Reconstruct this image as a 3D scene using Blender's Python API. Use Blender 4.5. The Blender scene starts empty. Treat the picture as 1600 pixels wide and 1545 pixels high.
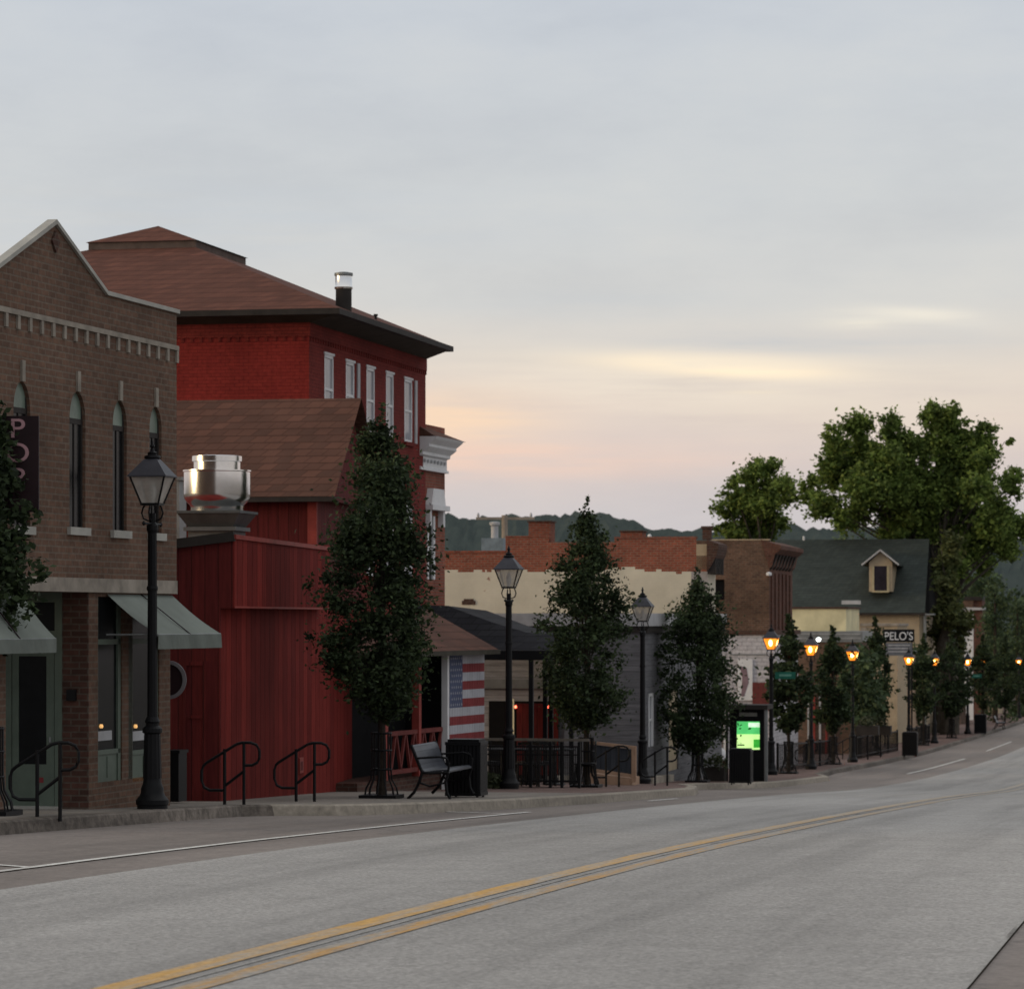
import bpy, bmesh, math, random
import numpy as np
from mathutils import Vector, Matrix, Euler

FL, HZ, CX = 5400.0, 965.0, 800.0      # focal length and horizon of the measured photograph
HY = math.hypot(1080, FL)
sc = bpy.context.scene
C = sc.collection

# ------------------------------------------------------------------ measured street profile
KN = [0,7.5,15,22,30,39,48,60,75,93,112,132,158,195,262,500,900,2600]
VN = [1.42,1.62,1.81,1.99,2.19,2.49,2.81,3.26,3.84,4.62,5.23,5.74,6.28,6.82,7.67,10.0,13.0,14.0]
def _lin(Y):
    if Y <= 0: return VN[0] + Y*.026
    for i in range(len(KN)-1):
        if Y <= KN[i+1]:
            t = (Y-KN[i])/(KN[i+1]-KN[i]); return VN[i]*(1-t)+VN[i+1]*t
    return VN[-1]
def e(Y): return sum(_lin(Y+d) for d in (-6,-3,0,3,6))/5
def gz(Y, side=True): return -e(Y) + (.15 if side else 0)
def W(x, y, D): return Vector(((x-CX)/FL*D, D, (HZ-y)/FL*D))

class Frame:
    """local x runs along the street (away), local y inward (to the left), z up"""
    def __init__(s, x0, D0, xv):
        s.th = math.atan((xv-CX)/FL); s.s, s.c = math.sin(s.th), math.cos(s.th)
        s.O = Vector(((x0-CX)/FL*D0, D0, 0)); s.rz = math.pi/2 - s.th
    def at(s, u, y, z=0): return Vector((s.O.x+u*s.s-y*s.c, s.O.y+u*s.c+y*s.s, z))
    def u(s, px, y=0):
        k = (px-CX)/FL; ox, oy = s.O.x-y*s.c, s.O.y+y*s.s
        return (k*oy-ox)/(s.s-k*s.c)
    def y(s, px, u=0):
        k = (px-CX)/FL; ox, oy = s.O.x+u*s.s, s.O.y+u*s.c
        return (ox-k*oy)/(s.c+k*s.s)
    def z(s, u, y, py): return (HZ-py)/FL*s.at(u, y).y
    def uz(s, px, py, y=0):
        u = s.u(px, y); return u, s.z(u, y, py)
S = Frame(CX, 0, 1880)
S.O = Vector((0, 0, 0))
def st(Y, X, z=None): return S.at(Y, X, gz(Y) if z is None else z)
def hitX(px, X):          # street Y of the point seen at px with lateral X
    D = HY*X/(1880-px); return D*((px-CX)*.2+FL)/HY

# ------------------------------------------------------------------ materials
MATS = {}
def nodes(name):
    m = bpy.data.materials.new(name); m.use_nodes = True
    nt = m.node_tree; b = nt.nodes['Principled BSDF']; b.inputs['Specular IOR Level'].default_value = .15; return m, nt, b
def col(c): return (c[0], c[1], c[2], 1)
def coord(nt, scale=(1,1,1), wall=False):
    tc = nt.nodes.new('ShaderNodeTexCoord')
    if wall:
        sp = nt.nodes.new('ShaderNodeSeparateXYZ'); nt.links.new(tc.outputs['Object'], sp.inputs[0])
        ad = nt.nodes.new('ShaderNodeMath'); nt.links.new(sp.outputs[0], ad.inputs[0]); nt.links.new(sp.outputs[1], ad.inputs[1])
        cb = nt.nodes.new('ShaderNodeCombineXYZ'); nt.links.new(ad.outputs[0], cb.inputs[0]); nt.links.new(sp.outputs[2], cb.inputs[1])
        src = cb.outputs[0]
    else: src = tc.outputs['Object']
    mp = nt.nodes.new('ShaderNodeMapping'); mp.inputs['Scale'].default_value = scale
    nt.links.new(src, mp.inputs['Vector']); return mp.outputs[0]
def noise(nt, vec, scale, detail=4, rough=.6):
    n = nt.nodes.new('ShaderNodeTexNoise'); n.inputs['Scale'].default_value = scale
    n.inputs['Detail'].default_value = detail; n.inputs['Roughness'].default_value = rough
    if vec: nt.links.new(vec, n.inputs['Vector'])
    return n.outputs['Fac']
def ramp(nt, fac, stops):
    r = nt.nodes.new('ShaderNodeValToRGB'); cr = r.color_ramp
    while len(cr.elements) < len(stops): cr.elements.new(.5)
    for el, (p, c) in zip(cr.elements, stops):
        el.position = p; el.color = col(c) if len(c) == 3 else c
    nt.links.new(fac, r.inputs[0]); return r.outputs[0]
def mix(nt, a, b, f, mode='MIX'):
    m = nt.nodes.new('ShaderNodeMix'); m.data_type = 'RGBA'; m.blend_type = mode
    for sock, v in ((m.inputs[6], a), (m.inputs[7], b), (m.inputs[0], f)):
        if isinstance(v, (int, float)): sock.default_value = v
        elif isinstance(v, tuple): sock.default_value = col(v)
        else: nt.links.new(v, sock)
    return m.outputs[2]
def g(v): return (v, v, v)
def bump(nt, b, h, strength=.4, dist=.02):
    n = nt.nodes.new('ShaderNodeBump'); n.inputs['Strength'].default_value = strength; n.inputs['Distance'].default_value = dist
    nt.links.new(h, n.inputs['Height']); nt.links.new(n.outputs[0], b.inputs['Normal'])
def plain(name, c, rough=.7, metal=0, var=.25, scale=3, emis=None, es=0):
    if name in MATS: return MATS[name]
    m, nt, b = nodes(name)
    v = coord(nt); f = noise(nt, v, scale, 6)
    a = tuple(max(0, x*(1-var)) for x in c); d = tuple(x*(1+var) for x in c)
    nt.links.new(ramp(nt, f, [(.3, a), (.7, d)]), b.inputs['Base Color'])
    b.inputs['Roughness'].default_value = rough; b.inputs['Metallic'].default_value = metal
    if emis: b.inputs['Emission Color'].default_value = col(emis); b.inputs['Emission Strength'].default_value = es
    MATS[name] = m; return m
def brick(name, c1, c2, mortar, w=.21, h=.075, dirt=.5, ms=.012, paint=None):
    if name in MATS: return MATS[name]
    m, nt, b = nodes(name); v = coord(nt, wall=True)
    t = nt.nodes.new('ShaderNodeTexBrick'); nt.links.new(v, t.inputs['Vector'])
    t.inputs['Scale'].default_value = 1; t.inputs['Brick Width'].default_value = w; t.inputs['Row Height'].default_value = h
    t.inputs['Mortar Size'].default_value = ms; t.inputs['Mortar Smooth'].default_value = .3; t.inputs['Bias'].default_value = -.1
    t.inputs['Color1'].default_value = col(c1); t.inputs['Color2'].default_value = col(c2); t.inputs['Mortar'].default_value = col(mortar)
    big = ramp(nt, noise(nt, v, .5, 7, .65), [(.32, g(1-dirt)), (.68, g(1+dirt*.3))])
    fine = ramp(nt, noise(nt, v, 9, 3), [(.3, g(.8)), (.7, g(1.15))])
    cc = mix(nt, mix(nt, t.outputs['Color'], big, 1, 'MULTIPLY'), fine, 1, 'MULTIPLY')
    if paint:                         # old cream paint with a ragged top edge over the brick
        z0, c = paint
        sp = nt.nodes.new('ShaderNodeSeparateXYZ'); nt.links.new(v, sp.inputs[0])
        fl = nt.nodes.new('ShaderNodeMapping'); fl.inputs['Scale'].default_value = (.42, .02, 1); nt.links.new(v, fl.inputs['Vector'])
        st_ = nt.nodes.new('ShaderNodeTexNoise'); st_.inputs['Scale'].default_value = 1.4; st_.inputs['Detail'].default_value = 5; nt.links.new(fl.outputs[0], st_.inputs['Vector'])
        ma = nt.nodes.new('ShaderNodeMath'); ma.operation = 'MULTIPLY_ADD'; nt.links.new(st_.outputs['Fac'], ma.inputs[0]); ma.inputs[1].default_value = .95; ma.inputs[2].default_value = z0-.47
        sn = nt.nodes.new('ShaderNodeMath'); sn.operation = 'SNAP'; nt.links.new(ma.outputs[0], sn.inputs[0]); sn.inputs[1].default_value = h
        gt = nt.nodes.new('ShaderNodeMath'); gt.operation = 'LESS_THAN'; nt.links.new(sp.outputs[1], gt.inputs[0]); nt.links.new(sn.outputs[0], gt.inputs[1])
        sp2 = ramp(nt, noise(nt, v, 1.1, 8, .7), [(.34, g(0)), (.36, g(1))])
        fm = nt.nodes.new('ShaderNodeMath'); fm.operation = 'MULTIPLY'; nt.links.new(gt.outputs[0], fm.inputs[0]); nt.links.new(sp2, fm.inputs[1])
        pc = mix(nt, mix(nt, c, big, .75, 'MULTIPLY'), t.outputs['Color'], .06)
        cc = mix(nt, cc, pc, fm.outputs[0])
    nt.links.new(cc, b.inputs['Base Color']); b.inputs['Roughness'].default_value = .9
    inv = nt.nodes.new('ShaderNodeInvert'); nt.links.new(t.outputs['Fac'], inv.inputs['Color'])
    bump(nt, b, inv.outputs[0], .5, .006)
    MATS[name] = m; return m
def planks(name, c1, c2, w=.14, vertical=True, rough=.75):
    if name in MATS: return MATS[name]
    m, nt, b = nodes(name); v = coord(nt, wall=True)
    sp = nt.nodes.new('ShaderNodeSeparateXYZ'); nt.links.new(v, sp.inputs[0])
    d = nt.nodes.new('ShaderNodeMath'); d.operation = 'DIVIDE'; nt.links.new(sp.outputs[0 if vertical else 1], d.inputs[0]); d.inputs[1].default_value = w
    fr = nt.nodes.new('ShaderNodeMath'); fr.operation = 'FRACT'; nt.links.new(d.outputs[0], fr.inputs[0])
    fl = nt.nodes.new('ShaderNodeMath'); fl.operation = 'FLOOR'; nt.links.new(d.outputs[0], fl.inputs[0])
    wn = nt.nodes.new('ShaderNodeTexWhiteNoise'); wn.noise_dimensions = '1D'; nt.links.new(fl.outputs[0], wn.inputs['W'])
    cc = mix(nt, c1, c2, wn.outputs['Value'])
    gr = ramp(nt, noise(nt, coord(nt, (9, 9, .7) if vertical else (.7, .7, 9)), 2, 5), [(.3, g(.68)), (.7, g(1.2))])
    cc = mix(nt, cc, gr, 1, 'MULTIPLY')
    big = ramp(nt, noise(nt, coord(nt), .9, 6), [(.35, g(.88)), (.65, g(1.06))]); cc = mix(nt, cc, big, 1, 'MULTIPLY')
    gap = ramp(nt, fr.outputs[0], [(0, g(.2)), (.07, g(1)), (.95, g(1)), (1, g(.5))])
    cc = mix(nt, cc, gap, 1, 'MULTIPLY')
    nt.links.new(cc, b.inputs['Base Color']); b.inputs['Roughness'].default_value = rough
    bump(nt, b, gap, .5, .01)
    MATS[name] = m; return m
def shingle(name, c1, c2, w=.3, h=.14):
    if name in MATS: return MATS[name]
    m, nt, b = nodes(name); v = coord(nt, wall=True)
    t = nt.nodes.new('ShaderNodeTexBrick'); nt.links.new(v, t.inputs['Vector'])
    t.inputs['Scale'].default_value = 1; t.inputs['Brick Width'].default_value = w; t.inputs['Row Height'].default_value = h
    t.inputs['Mortar Size'].default_value = .012; t.inputs['Color1'].default_value = col(c1); t.inputs['Color2'].default_value = col(c2)
    t.inputs['Mortar'].default_value = col(tuple(x*.58 for x in c1))
    sc_ = ramp(nt, noise(nt, coord(nt, (.8, .8, 2)), 1.3, 8), [(.3, g(.82)), (.7, g(1.16))])
    cc = mix(nt, t.outputs['Color'], sc_, 1, 'MULTIPLY')
    nt.links.new(cc, b.inputs['Base Color']); b.inputs['Roughness'].default_value = .95
    MATS[name] = m; return m
def ground_mat(name, base, speck, blot, lo=.8, hi=1.15, sscale=26, joints=None):
    m, nt, b = nodes(name); v = coord(nt)
    f = noise(nt, v, sscale, 3, .8)
    cc = ramp(nt, f, [(.33, tuple(x*(1-speck) for x in base)), (.5, base), (.67, tuple(x*(1+speck) for x in base))])
    cc = mix(nt, cc, ramp(nt, noise(nt, coord(nt, (.16, .7, 1)), blot, 6, .6), [(.3, g(lo)), (.7, g(hi))]), 1, 'MULTIPLY')
    cc = mix(nt, cc, ramp(nt, noise(nt, v, blot*5, 5, .7), [(.3, g(lo+.05)), (.7, g(hi-.03))]), 1, 'MULTIPLY')
    # fine tar cracks
    vo = nt.nodes.new('ShaderNodeTexVoronoi'); vo.feature = 'DISTANCE_TO_EDGE'; vo.inputs['Scale'].default_value = .22
    wv = nt.nodes.new('ShaderNodeVectorMath'); wv.operation = 'ADD'; nt.links.new(v, wv.inputs[0])
    nn = nt.nodes.new('ShaderNodeTexNoise'); nn.inputs['Scale'].default_value = 1.3; nn.inputs['Detail'].default_value = 5; nt.links.new(v, nn.inputs['Vector']); nt.links.new(nn.outputs['Color'], wv.inputs[1])
    nt.links.new(wv.outputs[0], vo.inputs['Vector'])
    cr = ramp(nt, vo.outputs['Distance'], [(0, g(.7)), (.006, g(1))]); cc = mix(nt, cc, cr, .35 if 'asphalt' in name else .8, 'MULTIPLY')
    # long wheel-path streaks along the street
    wp = ramp(nt, noise(nt, coord(nt, (.012, .9, 1)), 1.0, 4, .6), [(.36, g(.80)), (.5, g(1)), (.66, g(1.08))]); cc = mix(nt, cc, wp, 1, 'MULTIPLY')
    st2 = ramp(nt, noise(nt, coord(nt, (.5, .9, 1)), .8, 8, .75), [(.26, g(.75)), (.38, g(1))]); cc = mix(nt, cc, st2, .45, 'MULTIPLY')
    if joints:
        t = nt.nodes.new('ShaderNodeTexBrick'); nt.links.new(v, t.inputs['Vector'])
        t.inputs['Scale'].default_value = 1; t.inputs['Brick Width'].default_value = joints[0]; t.inputs['Row Height'].default_value = joints[1]
        t.offset = 0; t.inputs['Mortar Size'].default_value = joints[2]; t.inputs['Color1'].default_value = col(g(1)); t.inputs['Color2'].default_value = col(g(.85)); t.inputs['Mortar'].default_value = col(g(.45))
        cc = mix(nt, cc, t.outputs['Color'], 1, 'MULTIPLY')
    nt.links.new(cc, b.inputs['Base Color']); b.inputs['Roughness'].default_value = .85
    bump(nt, b, f, .5, .01)
    MATS[name] = m; return m
def paint_line(name, c, under, lo, hi, xs=(.25, 3, 1)):
    m, nt, b = nodes(name); v = coord(nt, xs)
    f = ramp(nt, noise(nt, v, 2.2, 8, .75), [(lo, g(0)), (hi, g(1))])
    sx = nt.nodes.new('ShaderNodeSeparateXYZ'); nt.links.new(coord(nt), sx.inputs[0])
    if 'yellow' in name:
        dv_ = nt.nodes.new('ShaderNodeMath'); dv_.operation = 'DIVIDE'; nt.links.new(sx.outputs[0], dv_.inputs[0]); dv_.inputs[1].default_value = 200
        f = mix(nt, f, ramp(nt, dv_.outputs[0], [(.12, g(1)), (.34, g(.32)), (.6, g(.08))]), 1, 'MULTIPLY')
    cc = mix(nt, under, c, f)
    cc = mix(nt, cc, ramp(nt, noise(nt, coord(nt), 18, 3, .8), [(.35, g(.75)), (.65, g(1.15))]), 1, 'MULTIPLY')
    nt.links.new(cc, b.inputs['Base Color']); b.inputs['Roughness'].default_value = .8
    MATS[name] = m; return m
def leaf_mat(name, dark, mid, light, trans=.25):
    m, nt, b = nodes(name); v = coord(nt)
    ge = nt.nodes.new('ShaderNodeNewGeometry')
    cc = ramp(nt, ge.outputs['Random Per Island'], [(0, dark), (.5, mid), (1, light)])
    big = ramp(nt, noise(nt, v, 1.1, 3), [(.35, g(.55)), (.65, g(1.3))])
    cc = mix(nt, cc, big, 1, 'MULTIPLY')
    nt.links.new(cc, b.inputs['Base Color']); b.inputs['Roughness'].default_value = .75
    b.inputs['Specular IOR Level'].default_value = .25
    tr = nt.nodes.new('ShaderNodeBsdfTranslucent'); nt.links.new(cc, tr.inputs['Color'])
    mx = nt.nodes.new('ShaderNodeMixShader'); mx.inputs[0].default_value = trans
    nt.links.new(b.outputs[0], mx.inputs[1]); nt.links.new(tr.outputs[0], mx.inputs[2])
    nt.links.new(mx.outputs[0], nt.nodes['Material Output'].inputs['Surface'])
    MATS[name] = m; return m

M_brick = brick('brown_brick', (.155,.088,.060), (.108,.064,.046), (.15,.112,.086), w=.23, h=.082, ms=.013, dirt=.35)
M_brickd = brick('dark_brick', (.095,.045,.034), (.06,.032,.025), (.10,.075,.06), w=.23, h=.082, dirt=.35)
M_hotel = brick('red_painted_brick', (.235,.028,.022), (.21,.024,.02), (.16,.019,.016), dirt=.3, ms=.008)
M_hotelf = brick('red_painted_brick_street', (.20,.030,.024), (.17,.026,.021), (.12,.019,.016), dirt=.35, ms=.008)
M_orange = brick('orange_brick', (.30,.085,.05), (.22,.06,.04), (.20,.13,.10), dirt=.4)
M_cream = brick('cream_over_brick', (.30,.08,.048), (.20,.055,.036), (.22,.15,.11), dirt=.3, paint=(1.5, (.61,.57,.46)))
M_old = brick('weathered_brick', (.17,.095,.065), (.10,.06,.045), (.16,.12,.09), dirt=.6)
M_oldr = brick('reddish_street_brick', (.14,.055,.04), (.09,.04,.03), (.12,.08,.06), dirt=.4)
M_whiteb = brick('white_painted_brick', (.52,.50,.52), (.46,.44,.46), (.30,.29,.30), w=.35, h=.14, dirt=.3)
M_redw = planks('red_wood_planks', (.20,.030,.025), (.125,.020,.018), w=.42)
M_redw.node_tree.nodes['Principled BSDF'].inputs['Specular IOR Level'].default_value = .02
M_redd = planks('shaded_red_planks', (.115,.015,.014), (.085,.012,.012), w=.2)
M_redt = plain('red_trim', (.22,.04,.032), .6)
M_clap = planks('grey_clapboard', (.155,.155,.165), (.135,.135,.145), w=.14, vertical=False)
M_wclap = planks('white_siding', (.34,.34,.36), (.30,.30,.32), w=.16, vertical=False)
M_roofr = shingle('red_brown_shingle', (.125,.052,.037), (.09,.039,.029))
M_roofb = shingle('brown_shingle', (.115,.055,.040), (.08,.042,.032))
M_roofg = shingle('dark_green_shingle', (.045,.054,.050), (.034,.042,.039))
M_roofk = shingle('black_shingle', (.03,.03,.034), (.022,.022,.026))
M_stone = plain('pale_stone', (.25,.22,.185), .85, var=.3)
M_coping = plain('light_coping', (.34,.33,.30), .8, var=.15)
M_white = plain('white_paint', (.62,.62,.63), .5, var=.08)
M_offw = plain('aged_white_paint', (.38,.38,.39), .6, var=.15)
M_green = plain('sage_paint', (.10,.125,.10), .5, var=.15)
M_greenl = plain('pale_sage_pane', (.13,.165,.135), .35, var=.3)
M_awn = plain('grey_green_canvas', (.17,.19,.17), .9, var=.14, scale=1.5)
M_awnd = plain('canvas_valance', (.13,.145,.13), .9, var=.14)
M_fascia = plain('dark_fascia', (.028,.024,.022), .7)
M_soffit = plain('brown_soffit', (.05,.045,.035), .8)
M_black = plain('black_iron', (.006,.006,.007), .5, var=.2)
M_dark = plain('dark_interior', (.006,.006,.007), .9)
M_glass = plain('dark_glass', (.008,.009,.010), .06, var=.3); M_glass.node_tree.nodes['Principled BSDF'].inputs['Specular IOR Level'].default_value = .07; M_glass.node_tree.nodes['Principled BSDF'].inputs['Roughness'].default_value = .2
M_curt = plain('pale_curtained_glass', (.27,.28,.31), .2, var=.25, scale=1.2)
M_lampglass = None
M_tan = plain('tan_render', (.36,.29,.20), .85, var=.15)
M_yell = plain('faded_yellow_board', (.60,.54,.34), .8, var=.25, scale=.8)
M_wood = plain('raw_lumber', (.34,.22,.15), .8, var=.25)
M_steel = plain('galvanised_steel', (.74,.73,.72), .2, metal=1, var=.12, scale=2)
M_steeld = plain('dull_grey_metal', (.20,.21,.21), .5, metal=.3, var=.2)
M_bark = plain('bark', (.035,.028,.022), .95, var=.4, scale=9)
M_barkl = plain('pale_bark', (.12,.105,.08), .95, var=.4, scale=2)
M_fred = plain('flag_red', (.20,.035,.038), .7, var=.15)
M_fwhite = plain('flag_white', (.38,.38,.41), .7, var=.12)
M_fblue = plain('flag_blue', (.08,.095,.16), .7, var=.15)
M_pink = plain('pink_letters', (.38,.22,.24), .6, var=.1)
M_maroon = plain('maroon_board', (.018,.008,.010), .5)
M_sgreen = plain('sign_green', (.012,.10,.07), .4)
M_terr = plain('dry_soil', (.10,.085,.06), .95, scale=.4)
def lampglass():
    m, nt, b = nodes('lantern_glass'); b.inputs['Base Color'].default_value = (.85,.82,.78,1); b.inputs['Roughness'].default_value = .12
    tr = nt.nodes.new('ShaderNodeBsdfTransparent'); tr.inputs['Color'].default_value = (.9,.9,.88,1)
    mx = nt.nodes.new('ShaderNodeMixShader'); mx.inputs[0].default_value = .55
    n = noise(nt, coord(nt), 5, 3); b2 = ramp(nt, n, [(.3, (.50,.46,.42)), (.7, (.75,.70,.64))]); nt.links.new(b2, b.inputs['Base Color'])
    nt.links.new(b.outputs[0], mx.inputs[1]); nt.links.new(tr.outputs[0], mx.inputs[2])
    nt.links.new(mx.outputs[0], nt.nodes['Material Output'].inputs['Surface']); return m
M_lg = lampglass()
def emis(name, c, s, c2=None, scale=8):
    m, nt, b = nodes(name); b.inputs['Base Color'].default_value = col(c)
    cc = ramp(nt, noise(nt, coord(nt), scale, 2), [(.35, c2 or tuple(x*.75 for x in c)), (.65, c)])
    nt.links.new(cc, b.inputs['Emission Color']); b.inputs['Emission Strength'].default_value = s; return m
M_lit = emis('glowing_amber_glass', (1,.36,.04), 1.35, (.9,.20,.01))
M_litb = emis('flame_mantle', (1,.62,.18), 16)
M_white_lit = emis('white_bulb', (.9,1,.95), 6)
M_redlit = emis('red_bulb', (1,.12,.06), 7)
M_warmlit = emis('warm_bulb', (1,.55,.2), .8)
M_leaf = leaf_mat('pear_leaves', (.016,.025,.012), (.033,.052,.022), (.058,.086,.034), .25)
M_leafb = leaf_mat('cottonwood_leaves', (.065,.105,.025), (.13,.195,.042), (.23,.30,.075), .42)
M_leafw = leaf_mat('far_wood_leaves', (.035,.055,.028), (.055,.085,.038), (.085,.12,.05), .25)
M_shrub = leaf_mat('shrub_leaves', (.03,.04,.02), (.05,.06,.03), (.08,.09,.05), .2)

# ------------------------------------------------------------------ mesh building helpers
class MB:
    def __init__(s): s.bm = bmesh.new()
    def quad(s, *p):
        vs = [s.bm.verts.new(q) for q in p]
        return s.bm.faces.new(vs)
    def box(s, x0, x1, y0, y1, z0, z1):
        if x0 > x1: x0, x1 = x1, x0
        if y0 > y1: y0, y1 = y1, y0
        if z0 > z1: z0, z1 = z1, z0
        v = [s.bm.verts.new((x, y, z)) for z in (z0, z1) for y in (y0, y1) for x in (x0, x1)]
        for f in ((0,2,3,1), (4,5,7,6), (0,1,5,4), (2,6,7,3), (0,4,6,2), (1,3,7,5)): s.bm.faces.new([v[i] for i in f])
        return s
    def hexa(s, a, b):          # two quads (lists of 4 points) joined
        va = [s.bm.verts.new(p) for p in a]; vb = [s.bm.verts.new(p) for p in b]
        n = len(a); s.bm.faces.new(va[::-1]); s.bm.faces.new(vb)
        for i in range(n): s.bm.faces.new([va[i], va[(i+1) % n], vb[(i+1) % n], vb[i]])
        return s
    def prism_y(s, poly, y0, y1):   # poly in (x,z)
        return s.hexa([(x, y0, z) for x, z in poly], [(x, y1, z) for x, z in poly])
    def prism_x(s, poly, x0, x1):   # poly in (y,z)
        return s.hexa([(x0, y, z) for y, z in poly], [(x1, y, z) for y, z in poly])
    def bar(s, a, b, w, h=None, up=(0,0,1)):
        a, b = Vector(a), Vector(b); h = h or w; d = (b-a).normalized(); upv = Vector(up)
        if abs(d.dot(upv)) > .98: upv = Vector((0,1,0))
        r = d.cross(upv).normalized()*w/2; q = r.cross(d).normalized()*h/2
        s.hexa([a-r-q, a+r-q, a+r+q, a-r+q], [b-r-q, b+r-q, b+r+q, b-r+q]); return s
    def tube(s, pts, r, n=8, taper=None):
        pts = [Vector(p) for p in pts]; rings = []
        for i, p in enumerate(pts):
            d = (pts[min(i+1, len(pts)-1)]-pts[max(i-1, 0)]).normalized()
            a = Vector((0,0,1)) if abs(d.z) < .9 else Vector((1,0,0))
            u = d.cross(a).normalized(); v = d.cross(u)
            rr = r if taper is None else taper[i]
            rings.append([s.bm.verts.new(p+(u*math.cos(t)+v*math.sin(t))*rr) for t in [2*math.pi*k/n for k in range(n)]])
        for A, B in zip(rings, rings[1:]):
            for k in range(n): s.bm.faces.new([A[k], A[(k+1) % n], B[(k+1) % n], B[k]])
        s.bm.faces.new(rings[0][::-1]); s.bm.faces.new(rings[-1]); return s
    def lathe(s, prof, n=24, c=(0,0), flute=0):
        rings = []
        for r, z in prof:
            rings.append([s.bm.verts.new((c[0]+r*(1+flute*(k % 2))*math.cos(2*math.pi*k/n), c[1]+r*(1+flute*(k % 2))*math.sin(2*math.pi*k/n), z)) for k in range(n)])
        for A, B in zip(rings, rings[1:]):
            for k in range(n): s.bm.faces.new([A[k], A[(k+1) % n], B[(k+1) % n], B[k]])
        s.bm.faces.new(rings[0][::-1]); s.bm.faces.new(rings[-1]); return s
    def wall(s, x0, x1, z0, z1, holes, y=0, depth=.15):
        """vertical wall at y with rectangular holes and their reveals"""
        xs = sorted({x0, x1, *[h[0] for h in holes], *[h[1] for h in holes]}); zs = sorted({z0, z1, *[h[2] for h in holes], *[h[3] for h in holes]})
        for a, b in zip(xs, xs[1:]):
            for c, d in zip(zs, zs[1:]):
                mx, mz = (a+b)/2, (c+d)/2
                if any(h[0] < mx < h[1] and h[2] < mz < h[3] for h in holes): continue
                s.quad((a, y, c), (b, y, c), (b, y, d), (a, y, d))
        for a, b, c, d in holes:
            Y = y+depth
            s.quad((a, y, c), (a, Y, c), (a, Y, d), (a, y, d)); s.quad((b, y, c), (b, y, d), (b, Y, d), (b, Y, c))
            s.quad((a, y, c), (b, y, c), (b, Y, c), (a, Y, c)); s.quad((a, y, d), (a, Y, d), (b, Y, d), (b, y, d))
        return s
    def build(s, name, mat, parent=None, smooth=False, bevel=0, loc=None, rz=None):
        me = bpy.data.meshes.new(name)
        if bevel:
            es = [x for x in s.bm.edges if len(x.link_faces) == 2 and x.calc_face_angle(0) > .6]
            bmesh.ops.bevel(s.bm, geom=es, offset=bevel, segments=2, affect='EDGES', clamp_overlap=True)
        bmesh.ops.recalc_face_normals(s.bm, faces=s.bm.faces) if not getattr(s, 'keep', False) else None
        s.bm.to_mesh(me); s.bm.free()
        if smooth:
            for p in me.polygons: p.use_smooth = True
            try: me.set_sharp_from_angle(angle=.7)
            except Exception: pass
        for m in (mat if isinstance(mat, (list, tuple)) else [mat]): me.materials.append(m)
        o = bpy.data.objects.new(name, me); C.objects.link(o)
        if parent: o.parent = parent
        if loc is not None: o.location = loc
        if rz is not None: o.rotation_euler = (0, 0, rz)
        return o
def tag(o, label=None, cat=None, group=None, kind=None):
    if label: o['label'] = label
    if cat: o['category'] = cat
    if group: o['group'] = group
    if kind: o['kind'] = kind
    return o
def thing(name, loc, rz, label, cat, group=None):
    o = bpy.data.objects.new(name, None); C.objects.link(o); o.location = loc; o.rotation_euler = (0, 0, rz); o.empty_display_size = .2
    return tag(o, label, cat, group)
def in_frame(name, F, label, cat, group=None): return thing(name, F.O, F.rz, label, cat, group)
def dup(root, loc, rz, label, group=None, scale=None):
    def cp(o, par):
        c = o.copy(); C.objects.link(c); c.parent = par
        for ch in o.children: cp(ch, c)
        return c
    r = cp(root, None); r.location = loc; r.rotation_euler = (0, 0, rz)
    if scale: r.scale = scale
    r['label'] = label
    if group: r['group'] = group
    return r
def text_mesh(name, s, size, mat, parent, loc, rot, ext=.006, align='CENTER', sx=1):
    cu = bpy.data.curves.new(name, 'FONT'); cu.body = s; cu.size = size; cu.extrude = ext; cu.align_x = align; cu.offset = .004*size
    t = bpy.data.objects.new(name, cu); C.objects.link(t); bpy.context.view_layer.update()
    me = bpy.data.meshes.new_from_object(t.evaluated_get(bpy.context.evaluated_depsgraph_get()))
    C.objects.unlink(t); bpy.data.objects.remove(t)
    me.materials.clear(); me.materials.append(mat)
    o = bpy.data.objects.new(name, me); C.objects.link(o); o.parent = parent; o.location = loc; o.rotation_euler = rot; o.scale = (sx, 1, 1); return o

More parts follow.
